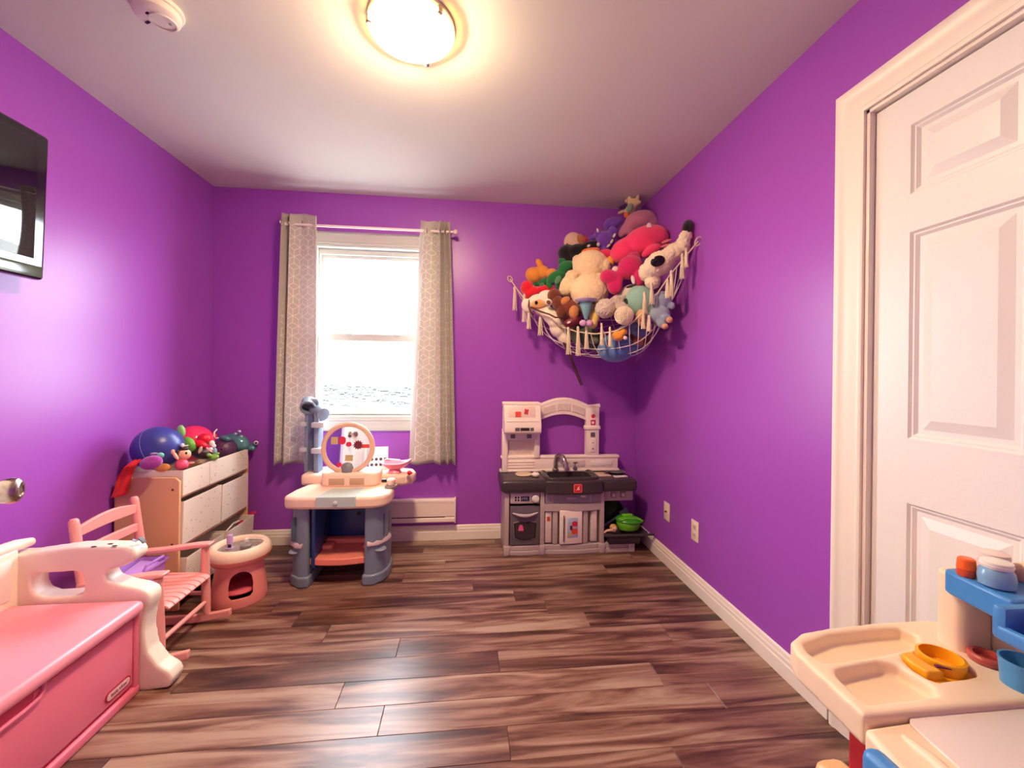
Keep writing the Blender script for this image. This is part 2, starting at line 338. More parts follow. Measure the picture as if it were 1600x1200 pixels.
# ------------------------------------------------------------------ fixtures
cl = thing('ceiling_light', 'lit round glass flush-mount lamp with metal clips on the ceiling', 'lamp', (-.210, 1.53, H)); cl.scale = (.93, .93, 1)
part('base_plate', cl, M('lamp_base', (236, 226, 200), .4), lathe([(.05, 0), (.165, 0), (.165, -.012), (.158, -.018), (.05, -.018)], 48))
GLOW = M('lamp_glass', (255, 236, 190), .3, .02, 4, emit=(255, 224, 180), estr=LAMP)
RIM = M('lamp_glass_rim', (255, 232, 180), .25, .02, 4, emit=(255, 206, 120), estr=5.0)
part('glass_bowl', cl, GLOW, lathe([(.138, -.022), (.136, -.029), (.122, -.046), (.094, -.063), (.058, -.074), (.025, -.079), (.001, -.080)], 40))
part('glass_rim', cl, RIM, lathe([(.139, -.020), (.160, -.019), (.163, -.022), (.160, -.027), (.139, -.031)], 48, loop=True))
for a in (75, 195, 315):
    w = math.radians(a); part('clip', cl, METAL, XF(RB(-.010, .010, -.010, .010, -.036, -.014, .002), (.158*math.cos(w), .158*math.sin(w), 0), (0, 0, w)))
sd = thing('smoke_detector', 'round white smoke detector on the ceiling', 'smoke detector', (-1.075, 1.56, H)); sd.scale = (1.15, 1.15, 1.1)
SDW = plastic('detector_white', (232, 224, 212))
part('housing', sd, SDW, lathe([(.066, 0), (.068, -.006), (.066, -.012), (.060, -.014), (.058, -.030), (.048, -.037), (.0, -.038)], 48))
part('vent_ring', sd, SDW, lathe([(.030, -.0375), (.031, -.041), (.035, -.041), (.036, -.0375)], 36, (.012, .01, 0), loop=True))
part('sensor_slot', sd, BLACK, XF(RB(-.009, .009, -.004, .004, -.0392, -.036, .001), (-.036, .016, 0), (0, 0, -.5)))
part('sensor_slot', sd, BLACK, XF(RB(-.006, .006, -.003, .003, -.0392, -.036, .001), (-.012, -.02, 0), (0, 0, -.5)))
part('test_button', sd, M('detector_grey', (170, 166, 156), .4), lathe([(.004, -.040), (.004, -.043), (.001, -.043)], 12, (.03, .012, 0)))
# television on the left wall
tv = thing('television', 'black flat television mounted high on the purple wall', 'television', (XL, 1.34, 1.53))
TVB = M('tv_black', (14, 13, 16), .12, .02, 4, coat=.3)
part('housing', tv, TVB, RB(.055, .098, -.45, .45, 0, .55, .014, 3))
part('screen', tv, M('tv_screen', (5, 5, 9), .03, .02, 2, spec=.8), RB(.097, .0995, -.40, .405, .075, .52, .001))
part('wall_mount', tv, BLACK, RB(0, .06, -.15, .15, .12, .42, .006))
part('chin_reflection', tv, M('tv_chin_reflection', (70, 78, 62), .12, .02, 4), RB(.096, .100, -.44, .44, .008, .05, .002))  # olive colour paints in the green land reflected along the bottom
tv.rotation_euler = (0, math.radians(1.5), 0)
# outlets
for nm, lab, cat, y, kind in (('cable_outlet', 'ivory wall plate with one coaxial jack in the middle', 'outlet', 2.518, 0), ('power_outlet', 'ivory power outlet plate with two sockets', 'outlet', 2.19, 1)):
    t = thing(nm, lab, cat, (XR, y, .333)); IV = plastic('ivory_plate', (242, 226, 204))
    part('plate', t, IV, RB(-.006, 0, -.036, .036, -.057, .057, .003))
    if kind:
        for z in (-.021, .021):
            s = part('socket', t, plastic('ivory_socket', (226, 204, 178)), RB(-.0085, -.003, -.017, .017, z-.015, z+.015, .004))
            part('slot', s, BLACK, *[RB(-.0088, -.006, a-.0015, a+.0015, z-.004, z+.006, 0) for a in (-.007, .007)])
    else:
        part('jack', t, M('jack_brass', (150, 104, 70), .35, metal=1), lathe([(.007, 0), (.007, .004), (.005, .004), (.005, .012), (.002, .012)], 14, (-.005, 0, 0), (0, -math.pi/2, 0)))
        part('screw', t, IV, disc((-.0065, 0, .042), .003, .002, 'X', 10)); part('screw', t, IV, disc((-.0065, 0, -.042), .003, .002, 'X', 10))
# baseboard heater
hb = thing('baseboard_heater', 'long cream electric heater low on the wall under the window', 'heater', (-.50, YB, 0)); HW = M('heater_enamel', (250, 234, 224), .35, .02, 4)
hprof = [(-.002, .300), (-.05, .306), (-.060, .300), (-.062, .290), (-.062, .188), (-.056, .182), (-.056, .176), (-.062, .172), (-.064, .150), (-.058, .143), (-.002, .140)]
part('cover', hb, HW, prism(hprof, -.43, .432, 'X'), smooth=0, bevel=.002)
part('end_cap', hb, HW, RB(.425, .436, -.066, 0, .138, .308, .003)); part('end_cap', hb, HW, RB(-.436, -.425, -.066, 0, .138, .308, .003))
part('outlet_slot', hb, M('slot_dark', (70, 52, 56), .6), RB(-.42, .36, -.0575, -.05, .1765, .183, .001))
part('top_groove', hb, M('heater_edge', (214, 190, 180), .4), RB(-.424, .424, -.0626, -.06, .284, .287, .0005))
# curtain rod and curtains
RZ, RY = 2.176, 2.93
rod = thing('curtain_rod', 'thin white curtain rod with round end knobs above the window', 'curtain rod', (-.62, RY, RZ)); RODM = plastic('rod_white', (240, 226, 222))
part('rod', rod, RODM, tube([(-.575, 0, 0), (.505, 0, 0)], .009, 14))
for s, x in ((-1, -.575), (1, .505)):
    part('finial', rod, RODM, lathe([(.009, 0), (.010, .006), (.009, .010), (.017, .020), (.019, .030), (.014, .038), (.002, .041)], 20, (x, 0, 0), (0, s*math.pi/2, 0)))
    part('bracket', rod, RODM, tube([(x-s*.035, 0, -.009), (x-s*.035, .03, -.014), (x-s*.035, .093, -.014)], .005, 8), RB(x-s*.035-.011, x-s*.035+.011, .089, .0945, -.05, .02, .003))
CLOTH = M('grey_curtain', (206, 196, 188), .8, .05, 40, .2, 900, sheen=.2)
_nt = CLOTH.node_tree; _tr = _nt.nodes.new('ShaderNodeBsdfTranslucent'); _tr.inputs[0].default_value = (*lin((206, 200, 196)), 1); _mx = _nt.nodes.new('ShaderNodeMixShader'); _mx.inputs[0].default_value = .22
_nt.links.new(_nt.nodes['Principled BSDF'].outputs[0], _mx.inputs[1]); _nt.links.new(_tr.outputs[0], _mx.inputs[2]); _nt.links.new(_mx.outputs[0], _nt.nodes['Material Output'].inputs[0])
LINE = M('curtain_print', (248, 244, 238), .6, .03, 20)
def curtain(label, xt, xb, folds, ph, ztop, zbot, flat):
    t = thing('curtain', label, 'curtain', ((xb[0]+xb[1])/2, RY, RZ), 0); o = Vector(t.location); CW = .62; CH = ztop-zbot
    def S(u, v, off=0):
        k = v**.8
        a, b = xt[0]+(xb[0]-xt[0])*k, xt[1]+(xb[1]-xt[1])*k
        fu = flat(u)                                   # cloth fraction -> place across, wide for the flat leading panel
        amp = .036*(1-.80*max(0, 1-abs(u-flat.c)/flat.w))+.004
        w = 2*math.pi*folds*u+ph
        x = a+(b-a)*fu+.006*math.sin(2*w)*(.6+.4*v)
        y = RY+amp*math.sin(w)*(1+.15*math.sin(3*v+u*5))-.006*v+off
        z = ztop-CH*v+.010*math.sin(w)*max(0, 1-6*v)+(.006*math.sin(w*1.0+1))*(v > .98)
        return Vector((x, y, z))-o
    part('cloth', t, CLOTH, grid(lambda u, v: S(u, v), 120, 60), smooth=180, solid=.0016)
    strips = []; s = .044; hx_, hz_ = s*math.sqrt(3), s*1.5; lw = .0016
    def seg(p, q):
        n = 4; d = (Vector(q)-Vector(p)).normalized(); nr = Vector((-d.y, d.x))*lw; V = []
        for i in range(n+1):
            c = Vector(p)+(Vector(q)-Vector(p))*i/n
            for sg in (-1, 1):
                e = c+nr*sg; u, v = e.x/CW, e.y/CH
                if not (0 <= u <= 1 and .015 <= v <= .995): return
                V.append(S(u, v, -.0022))
        strips.append((V, [[2*i, 2*i+1, 2*i+3, 2*i+2] for i in range(n)]))
    for r in range(int(CH/hz_)+2):
        for c in range(int(CW/hx_)+2):
            x = c*hx_+(hx_/2 if r % 2 else 0); y = r*hz_
            P = [(x+s*math.sin(math.radians(60*k)), y-s*math.cos(math.radians(60*k))) for k in range(6)]
            for k in (0, 2, 4): seg((x, y), P[k])
            seg(P[0], P[1]); seg(P[1], P[2]); seg(P[5], P[0])
    part('printed_lines', t, LINE, *strips, smooth=180)
    for i in range(int(folds*2)):
        u = (i+.5-ph/math.pi)/(2*folds)
        if .02 < u < .98:
            c = S(u, (ztop-RZ)/CH); part('grommet', t, METAL, tube([c+Vector((0, .019*math.cos(k*math.pi/8), .019*math.sin(k*math.pi/8))) for k in range(16)], .003, 6, True))
    return t
def mapper(c, w, k):
    cum = []; s = 0
    for i in range(201):
        cum.append(s); s += 1+k*max(0, 1-abs(i/200-c)/w)
    def f(u): x = u*200; i = min(199, int(x)); return (cum[i]+(cum[i+1]-cum[i])*(x-i))/cum[200]
    f.c, f.w = c, w; return f
curtain('grey curtain with white cube lines on the side of the toy shelf and ball pile', (-1.245, -1.005), (-1.285, -.985), 2.7, .9, 2.245, .575, mapper(.84, .32, 3.6))
curtain('grey curtain with white cube lines on the side of the plush toy hammock', (-.325, -.125), (-.385, -.062), 3.6, 2.0, 2.245, .565, mapper(.13, .26, 3.4))
struct(part('closet_leak_panel', None, CEIL, RB(XR+.12, XR+.14, DY0-.1, DY1+.1, 0, DZ+.1, 0), smooth=0))  # added unseen panel, blocks outside light leaking round the closet door
# ------------------------------------------------------------------ pink toy box bench
PINK = plastic('bubblegum_pink', (250, 156, 172), .34); PINKB = plastic('toybox_pink', (238, 122, 150), .4)
be = thing('toy_box_bench', 'pink lidded toy box bench with cream arms and backrest', 'bench', (-1.44, 1.30, 0)); bo = (-1.44, 1.30, 0)
def W(*s): return local(s, bo)
body = part('box', be, PINKB, *W(RB(-1.66, -1.205, .93, 1.68, .012, .30, .02, 3)))
part('front_panel', be, PINKB, *W(RB(-1.21, -1.192, .95, 1.655, .045, .285, .008, 3)))
part('base_rail', be, PINKB, *W(RB(-1.21, -1.186, .93, 1.68, .0, .034, .008, 3)))
part('corner_rail', be, PINKB, *W(RB(-1.21, -1.188, 1.655, 1.68, .02, .30, .006, 3)))
lid = part('lid', be, PINK, *W(RB(-1.665, -1.165, .92, 1.675, .298, .348, .022, 4)))
part('handle_recess', body, M('recess_pink', (214, 70, 100), .5), *W(prism(rrect(1.0, 1.30, .262, .296, .015), -1.1935, -1.1905, 'X')))
part('handle_lip', be, PINKB, *W(tube([(-1.192, 1.33, .292), (-1.189, 1.325, .275), (-1.187, 1.31, .262), (-1.187, 1.27, .256), (-1.187, 1.0, .252)], .006, 8)))
CRB = plastic('bench_cream', (250, 236, 220), .42)
k = .995
raw = [(-1.69, .0), (-1.69, .515), (-1.587, .517), (-1.438, .536), (-1.329, .536), (-1.252, .532), (-1.226, .522), (-1.216, .503), (-1.222, .482), (-1.251, .463), (-1.284, .452), (-1.308, .447), (-1.321, .430), (-1.306, .408), (-1.261, .389), (-1.206, .375), (-1.178, .362), (-1.165, .340), (-1.168, .315), (-1.180, .275), (-1.186, .214), (-1.174, .141), (-1.136, .085), (-1.095, .056), (-1.083, .03), (-1.095, 0), (-1.15, -.03)]
prof = [(x*k, max(0, (z-CAMH)*k+CAMH) if z > -.02 else 0) for x, z in raw]
prof[0] = (-1.69*k, 0)
hole = [(x*k, (z-CAMH)*k+CAMH) for x, z in [(-1.56, .445), (-1.42, .448), (-1.395, .44), (-1.388, .375), (-1.40, .360), (-1.52, .357), (-1.55, .372), (-1.562, .40)]]
for a, b in ((1.682, 1.752), (.845, .915)): fuse('arm', be, CRB, W(prism(prof, a, b, 'Y', [hole])), .0055, 10)
bk_ = part('backrest', be, CRB, *W(RB(-1.635, -1.592, .905, 1.685, .05, .545, .012, 3)))
for a in (.95, 1.20, 1.45): part('back_panel', bk_, plastic('bench_panel', (248, 236, 226)), *W(RB(-1.596, -1.584, a, a+.20, .375, .515, .006, 2)))
part('back_rail', bk_, CRB, *W(tube([(-1.612, .90, .545), (-1.612, 1.2, .56), (-1.612, 1.5, .558), (-1.612, 1.69, .550), (-1.612, 1.745, .543)], [.02, .022, .022, .021, .015], 12)))
for i, (x, z) in enumerate(((-1.36, .535), (-1.32, .536), (-1.29, .536))): part('scuff_mark', be, M('scuff', (84, 62, 58), .7), *W(ell((x*k, 1.687+.02*(i % 2), (z-CAMH)*k+CAMH+.001), (.010, .004, .002))))
part('sticker', be, M('sticker_dark', (70, 66, 72), .5), *W(XF(RB(-.014, .014, -.010, .010, -.001, .001, .0005), (-1.21, 1.715, .548), (0, .9, 0))))
part('sticker', be, M('sticker_blue', (150, 170, 206), .5), *W(XF(RB(-.008, .008, -.008, .008, -.001, .001, .0005), (-1.225, 1.70, .5525), (0, .55, .3))))
bd = part('badge', be, M('badge_red', (176, 24, 52), .4), *W(prism(rrect(1.535, 1.640, .063, .098, .017, 8), -1.192, -1.1895, 'X')))
part('badge_face', bd, M('badge_pink', (240, 196, 204), .4), *W(prism(rrect(1.540, 1.635, .068, .093, .0122, 8), -1.1897, -1.1888, 'X')))
text('little tikes', .0165, M('badge_ink', (130, 12, 40), .5), bd, at(-1.1886-bo[0], 1.5875-bo[1], .080, FACEX))
# ------------------------------------------------------------------ pink rocking chair
RCP = M('chair_pink_paint', (246, 164, 158), .38, .04, 6)
rc = thing('rocking_chair', "pink painted wooden child's rocking chair with slatted seat", 'rocking chair', (-1.36, 1.97, 0)); ro = (-1.36, 1.97, 0)
def W(*s): return local(s, ro)
NY, FY = 1.812, 2.112
for y in (NY, FY):
    part('back_post', rc, RCP, *W(tube([(-1.44, y, .05), (-1.475, y, .25), (-1.50, y, .40), (-1.525, y, .58), (-1.527, y, .594), (-1.528, y, .602)], [.016, .018, .018, .017, .016, .010], 14)))
    part('front_post', rc, RCP, *W(tube([(-1.205, y, .045), (-1.210, y, .10), (-1.215, y, .25), (-1.217, y, .355)], [.014, .019, .018, .016], 14)))
    part('arm', rc, RCP, *W(prism([(-1.50, .335), (-1.40, .341), (-1.25, .360), (-1.195, .366), (-1.186, .372), (-1.19, .380), (-1.25, .378), (-1.40, .359), (-1.50, .352)], y-.022, y+.022, 'Y')), bevel=.005)
    n = 14; lo_ = [(-1.56+.46*i/n, .0+.09*((i/n-.45)**2)*1.1) for i in range(n+1)]; hi_ = [(x, z+.038-.012*abs(i/n-.5)) for i, (x, z) in enumerate(lo_)][::-1]
    part('rocker', rc, RCP, *W(prism(lo_+hi_, y-.011, y+.011, 'Y')), bevel=.005)
    part('side_stretcher', rc, RCP, *W(tube([(-1.462, y, .15), (-1.21, y, .14)], .009, 10)))
    part('seat_rail', rc, RCP, *W(tube([(-1.475, y, .235), (-1.215, y, .228)], .010, 10)))
part('front_stretcher', rc, RCP, *W(tube([(-1.208, NY, .103), (-1.208, FY, .103)], .010, 10)))
part('rear_stretcher', rc, RCP, *W(tube([(-1.455, NY, .12), (-1.455, FY, .12)], .009, 10)))
def rail(y0, y1, zb, zt, bow): # back rail between the posts with an arched top
    n = 12; t = [(y0+(y1-y0)*i/n, zt+bow*math.sin(math.pi*i/n)) for i in range(n+1)]
    return prism([(y0, zb)]+[(y0+(y1-y0)*i/n, zb+bow*.25*math.sin(math.pi*i/n)) for i in range(1, n)]+[(y1, zb)]+t[::-1], -.008, .008, 'X')
part('crest_rail', rc, RCP, *W(XF(rail(NY, FY, .528, .566, .022), (-1.517, 0, 0), (0, 0, 0))), bevel=.004)
part('back_slat', rc, RCP, *W(XF(rail(NY, FY, .446, .482, .004), (-1.508, 0, 0))), bevel=.004)
ns = 8
for i in range(ns):
    a = NY+.012+(FY-NY-.024)*i/ns; w = (FY-NY-.024)/ns-.004; pr = [(-1.475, .240), (-1.40, .236), (-1.28, .240), (-1.215, .243), (-1.192, .236), (-1.183, .226), (-1.186, .220), (-1.196, .226), (-1.215, .232), (-1.28, .230), (-1.40, .226), (-1.475, .230)]
    part('seat_slat', rc, RCP, *W(prism(pr, a, a+w, 'Y')), bevel=.002)
pb = thing('lavender_basket', 'small lavender plastic basket on the pink rocking chair', 'basket', (-1.425, 2.0, .242)); LAV = plastic('lavender_plastic', (176, 128, 222))
def basket(w, d, h, t):
    V = []; Fc = []
    for (s, z) in ((.80, 0), (1, h), (1.06, h), (1.06, h-.008)): V += [Vector((x*w*s, y*d*s, z)) for x, y in rrect(-.5, .5, -.5, .5, .16, 4)]
    for (s, z) in ((.94, h), (.76, t)): V += [Vector((x*w*s, y*d*s, z)) for x, y in rrect(-.5, .5, -.5, .5, .16, 4)]
    n = 20; order = [0, 1, 3, 2, 4, 5]
    for i in range(5):
        for k in range(n): Fc.append([order[i]*n+k, order[i]*n+(k+1) % n, order[i+1]*n+(k+1) % n, order[i+1]*n+k])
    Fc += [list(range(n)), [5*n+k for k in range(n)]]; return V, Fc
part('bin', pb, LAV, basket(.13, .20, .085, .01)); part('handle', pb, LAV, tube([(.062, -.06, .085), (.066, -.05, .105), (.066, .05, .105), (.062, .06, .085)], .006, 8)); part('inner_tray', pb, plastic('lavender_light', (196, 152, 236)), XF(RB(-.05, .05, -.08, .08, .055, .068, .006), (0, 0, 0), (.12, .1, 0)))
# ------------------------------------------------------------------ step stool
SC_ = (-1.175, 2.335, 0); st = thing('step_stool', 'round coral pink step stool with cream padded rim', 'stool', SC_)
CORAL = plastic('coral_plastic', (246, 150, 142), .4)
stb = part('base', st, CORAL, lathe([(.128, 0), (.130, .006), (.126, .05), (.116, .12), (.106, .19), (.104, .215), (.094, .215), (.096, .19), (.106, .12), (.116, .05), (.119, 0)], 64, loop=True))
cut(stb, XF(prism([(x, z) for x, z in [(-.040, .045), (.040, .045), (.052, .06), (.053, .11)]+arc(0, .125, .050, 0, 180, 14)+[(-.053, .11), (-.052, .06)]], -.22, -.02, 'Y'), (0, 0, 0), (0, 0, math.radians(30))))
part('rim', st, plastic('stool_cream', (248, 222, 196), .45), lathe([(.100, .206), (.126, .212), (.141, .228), (.146, .248), (.142, .268), (.130, .282), (.118, .287), (.108, .283), (.102, .274), (.100, .262), (0.001, .262)], 64))
part('seat_shell', st, CORAL, lathe([(.100, .196), (.128, .205), (.142, .222), (.1475, .238), (.143, .236), (.12, .215), (.10, .21)], 64, loop=True))
part('top_print', st, M('stool_print', (150, 134, 128), .6, .5, 45), lathe([(.099, .2625), (.099, .2635), (.001, .2635)], 48))
part('inner_step', st, M('stool_inner', (222, 92, 110), .5), lathe([(.09, .05), (.1, .06), (.09, .075), (.001, .075)], 40))
t = thing('lilac_tube', 'lilac plastic tube standing on the stool', 'toy', (-1.215, 2.315, .2635)); part('body', t, plastic('lilac', (196, 160, 206)), RB(-.012, .012, -.012, .012, 0, .075, .006, 3), RB(-.016, .016, -.014, .014, 0, .01, .003)); part('label_print', t, BLACK, RB(-.004, .013, -.0128, -.011, .012, .028, .001))
t = thing('toy_pot_lid', 'grey round plastic lid on the stool', 'toy', (-1.135, 2.315, .2635)); part('shell', t, plastic('grey_plastic', (138, 128, 122)), lathe([(.024, 0), (.027, .006), (.026, .020), (.018, .026), (.001, .026)], 28)); part('tab', t, plastic('grey_light', (190, 180, 174)), RB(.022, .044, -.008, .008, .002, .010, .003))
t = thing('white_strap', 'thin white strap bent over the stool', 'toy', (-1.12, 2.36, .2635)); part('band', t, WHITE, tube([(-.04, .02, .024), (0, .015, .026), (.045, .01, .024), (.075, -.02, .016)], .004, 6, flat=2)); part('buckle', t, WHITE, RB(-.052, -.036, .010, .03, .004, .028, .003))
# ------------------------------------------------------------------ toy organiser with fabric bins
org = thing('toy_organizer', 'pale wood toy organizer with dotted white fabric bins', 'organizer', (-1.55, 2.555, 0)); oo = (-1.55, 2.555, 0)
def W(*s): return local(s, oo)
OY0, OY1, OX0, OX1 = 2.225, 2.885, -1.698, -1.405
def endp(y): return prism([(OX0, 0), (OX1, 0), (OX1, .640), (OX1-.02, .660), (OX0+.02, .660), (OX0, .640)], y, y+.015, 'Y')
part('end_panel', org, WOOD, *W(endp(OY0)), bevel=.003); part('end_panel', org, WOOD, *W(endp(OY1-.015)), bevel=.003)
for i, (x, z) in enumerate(((-1.675, .60), (-1.435, .60), (-1.435, .33), (-1.675, .33), (-1.435, .07))): part('screw_cap', org, M('screw_brown', (120, 66, 40), .6), *W(disc((x, OY0-.0005, z), .006, .003, 'Y', 12)))
for z in (.555, .305, .06): part('dowel', org, WOOD, *W(tube([(OX1-.012, OY0+.01, z), (OX1-.012, OY1-.01, z)], .007, 10)))
for z in (.60, .35, .10): part('dowel', org, WOOD, *W(tube([(OX0+.02, OY0+.01, z), (OX0+.02, OY1-.01, z)], .007, 10)))
FAB = M('dotted_fabric', (236, 220, 206), .85, .03, 8, .1, 700)
DOT = M('fabric_dot', (176, 146, 134), .8)
def fbin(name, y0, y1, z0, z1, x0=-1.685, x1=-1.400, lean=.0):
    t = .004; V = []; Fc = []
    o = [(x0, y0), (x1, y0), (x1, y1), (x0, y1)]; i_ = [(x0+t, y0+t), (x1-t, y0+t), (x1-t, y1-t), (x0+t, y1-t)]
    V = [Vector((x, y, z0)) for x, y in o]+[Vector((x+(lean if x > -1.5 else 0), y, z1)) for x, y in o]+[Vector((x+(lean if x > -1.5 else 0), y, z1)) for x, y in i_]+[Vector((x, y, z0+t)) for x, y in i_]
    for q in range(3):
        for k2 in range(4): Fc.append([q*4+k2, q*4+(k2+1) % 4, q*4+4+(k2+1) % 4, q*4+4+k2])
    Fc += [[0, 1, 2, 3], [12, 13, 14, 15]]
    b = part(name, org, FAB, *W((V, Fc)), smooth=0, bevel=.002)
    dots = []
    for _ in range(int((y1-y0)*(z1-z0)*420)):
        y, z = random.uniform(y0+.015, y1-.015), random.uniform(z0+.015, z1-.015); s = random.uniform(.0018, .0034)
        dots.append(disc((x1+lean*(z-z0)/(z1-z0)+.0004, y, z), s, .0008, 'X', 8))
    d = part('printed_dots', b, DOT, *W(*dots)); d['kind'] = 'stuff'
    return b
fbin('top_trough', OY0+.02, OY1-.02, .563, .690)
part('trough_seam', org, M('fabric_seam', (206, 188, 172), .9), *W(*[RB(-1.4005, -1.399, y, y+.003, .565, .688, .0005) for y in (2.46,)]))
ym = (OY0+OY1)/2+.02
fbin('fabric_bin', OY0+.02, ym-.006, .318, .535, lean=.004); fbin('fabric_bin', ym+.006, OY1-.02, .318, .530, lean=.004)
fbin('fabric_bin', OY0+.02, ym-.006, .06, .255, lean=.012, x1=-1.39); fbin('fabric_bin', ym+.006, OY1-.02, .06, .262, lean=.012, x1=-1.37)
# ------------------------------------------------------------------ toy vanity
va = thing('toy_vanity', 'blue grey and peach toy vanity with round mirror and tall accessory tower', 'toy vanity', (-.69, 2.42, 0))
BG = plastic('blue_grey_plastic', (122, 136, 156), .42); PE = plastic('peach_plastic', (246, 214, 192), .4); NAVY = M('navy_plastic', (40, 68, 128), .25, .08, 6); CO2 = plastic('salmon_plastic', (242, 140, 122), .4); BAND = plastic('mauve_band', (196, 170, 176), .4); FILM = M('pale_blue_film', (206, 222, 240), .18, .05, 9)
def legshape(s, grow=0):
    if s > 0: return [(.132-grow, -.015-grow), (.18, -.02-grow), (.222+grow, .015), (.243+grow, .07), (.248+grow, .14), (.24+grow, .22), (.132-grow, .22)]
    return [(-.168+grow, -.015-grow), (-.21, -.02-grow), (-.262-grow, .02), (-.275-grow, .10), (-.278-grow, .20), (-.27-grow, .30), (-.168+grow, .30)][::-1]
for s in (-1, 1):
    lg = part('leg', va, BG, prism(legshape(s), .0, .442, 'Z'), smooth=60, bevel=.010)
    part('plinth', va, BG, prism(legshape(s, .010), 0, .062, 'Z'), smooth=60, bevel=.012)
    part('pocket', lg, plastic('pocket_dark', (84, 98, 122)), XF(RB(-.045, .045, -.004, .004, .255, .385, .012), (.236, .07, 0), (0, 0, 1.30)) if s > 0 else XF(RB(-.022, .022, -.004, .004, .255, .385, .012), (-.243, .004, 0), (0, 0, .75)))
    part('band', lg, BAND, tube([(.15, -.024, .235), (.20, -.010, .235), (.238, .05, .235), (.250, .11, .235)] if s > 0 else [(-.195, -.024, .235), (-.225, -.014, .235), (-.268, .03, .235), (-.284, .10, .235)], .016, 8, flat=.35))
    part('cup_ledge', lg, plastic('ledge_grey', (150, 160, 174)), lathe([(.030, .0), (.034, .004), (.030, .010), (.001, .010)], 24, (.215 if s > 0 else -.245, .012, .188)))
part('back_panel', va, NAVY, RB(-.16, .14, .262, .275, .02, .445, .004), RB(-.157, -.137, -.0, .27, .10, .44, .003))
for z in (.385, .315): part('plug_hole', va, M('navy_deep', (12, 18, 44), .4), disc((.035, .261, z), .012, .004, 'Y', 20))
part('shelf', va, CO2, prism([(-.168+.30*i/12, .01-.022*math.sin(math.pi*i/12)) for i in range(13)]+[(.132, .27), (-.168, .27)], .112, .15, 'Z'), RB(-.155, .14, .20, .26, .15, .18, .006), RB(-.155, -.08, .12, .2, .145, .175, .01), RB(.09, .138, .12, .2, .145, .175, .01), smooth=60, bevel=.006)
top = [(-.30, .0), (-.285, -.03), (-.22, -.05), (0, -.062), (.185, -.055), (.24, -.03), (.266, .03), (.270, .12), (.255, .22), (.21, .28), (-.20, .30), (-.262, .22), (-.29, .12)]
part('table_top', va, PE, prism(top, .440, .508, 'Z'), smooth=60, bevel=.016)
dr = part('drawer', va, plastic('mint_grey', (186, 202, 200), .35), prism([(-.115, -.066), (.095, -.066), (.105, .12), (-.085, .12)], .452, .512, 'Z'), bevel=.004)
part('knob', dr, plastic('mint_light', (206, 218, 214), .3), lathe([(.006, 0), (.006, .008), (.011, .011), (.012, .016), (.007, .020), (.001, .020)], 20, (-.008, -.064, .482), (math.pi/2, 0, 0)))
ri = part('riser', va, PE, prism(rrect(-.17, .175, .15, .31, .06, 8), .505, .590, 'Z'), smooth=60, bevel=.014)
for a, b in ((-.115, -.025), (.005, .09)): part('label_slot', ri, M('slot_tan', (196, 162, 136), .5), RB(a, b, .148, .152, .520, .560, .002))
part('riser_tray', ri, WHITE, prism(rrect(-.15, .155, .17, .29, .04, 6), .589, .592, 'Z'))
sh = [(-.315, .20), (-.31, .17), (-.20, .16), (.10, .17), (.20, .15), (.30, .13), (.365, .17), (.375, .24), (.35, .32), (.24, .36), (-.05, .42), (-.25, .42), (-.31, .38)]
us = part('upper_shelf', va, PE, XF(prism(sh, .492, .560, 'Z'), (0, .08, 0)), smooth=60, bevel=.018)
part('shelf_sheet', us, FILM, XF(prism([(-.20, .19), (.12, .20), (.10, .35), (-.05, .40), (-.24, .40)], .5605, .562, 'Z'), (0, .08, 0)))
part('shelf_post', va, BG, RB(-.24, .22, .30, .36, .0, .50, .02, 3))
tw = part('tower', va, BG, RB(-.325, -.235, .335, .385, .555, .93, .008, 2), RB(-.255, -.225, .30, .39, .555, .93, .006, 2))
part('tower_spine', tw, plastic('tower_dark', (84, 100, 130)), RB(-.300, -.256, .332, .34, .57, .92, .003))
for z in (.685, .845):
    part('tower_ledge', tw, plastic('tower_light', (184, 186, 196)), RB(-.26, -.185, .27, .36, z, z+.032, .004)); part('tower_ledge', tw, MATS['tower_light'], RB(-.345, -.305, .31, .37, z+.004, z+.028, .004))
part('dryer_cup', tw, BG, lathe([(.042, -.05), (.046, -.046), (.046, .03), (.042, .034), (.036, .034), (.034, -.03), (.001, -.032)], 28, (-.305, .345, .975), (math.pi/2+.35, 0, .25)), lathe([(.040, -.05), (.043, -.046), (.043, .045), (.038, .048), (.001, .048)], 28, (-.24, .35, .935), (math.pi/2+.3, 0, .9)))
part('tower_cap', tw, BG, RB(-.345, -.24, .33, .40, .985, 1.022, .016, 3))
mi = part('mirror_frame', va, plastic('mirror_tan', (226, 188, 160), .4), lathe([(.127, -.012), (.148, -.014), (.156, -.004), (.156, .008), (.146, .014), (.130, .012), (.127, .004)], 64, (0, 0, 0), (math.pi/2, 0, 0), loop=True))
gls = part('mirror_glass', mi, M('mirror', (236, 236, 240), .03, 0, metal=1), lathe([(.130, .002), (.130, .0045), (.001, .0045)], 64, (0, 0, 0), (math.pi/2, 0, 0)))
mi.location = (-.018, .20, .732); mi.rotation_euler = (math.radians(-6), 0, math.radians(1.5))
def sticker(par, mat, x, z, poly): part('sticker', par, mat, prism([(x+a, z+b) for a, b in poly], -.0062, -.0050, 'Y'))
SR = M('sticker_crimson', (214, 40, 70), .4); SB = M('sticker_maroon', (112, 30, 48), .4); SO = M('sticker_orange_red', (220, 72, 56), .4); ST = M('sticker_tan', (196, 172, 120), .5); SPK = M('sticker_pink', (240, 110, 150), .4)
sticker(gls, SR, -.035, .045, rrect(-.02, .02, -.024, .024, .018)); sticker(gls, SR, .003, .022, rrect(-.016, .016, -.014, .014, .012))
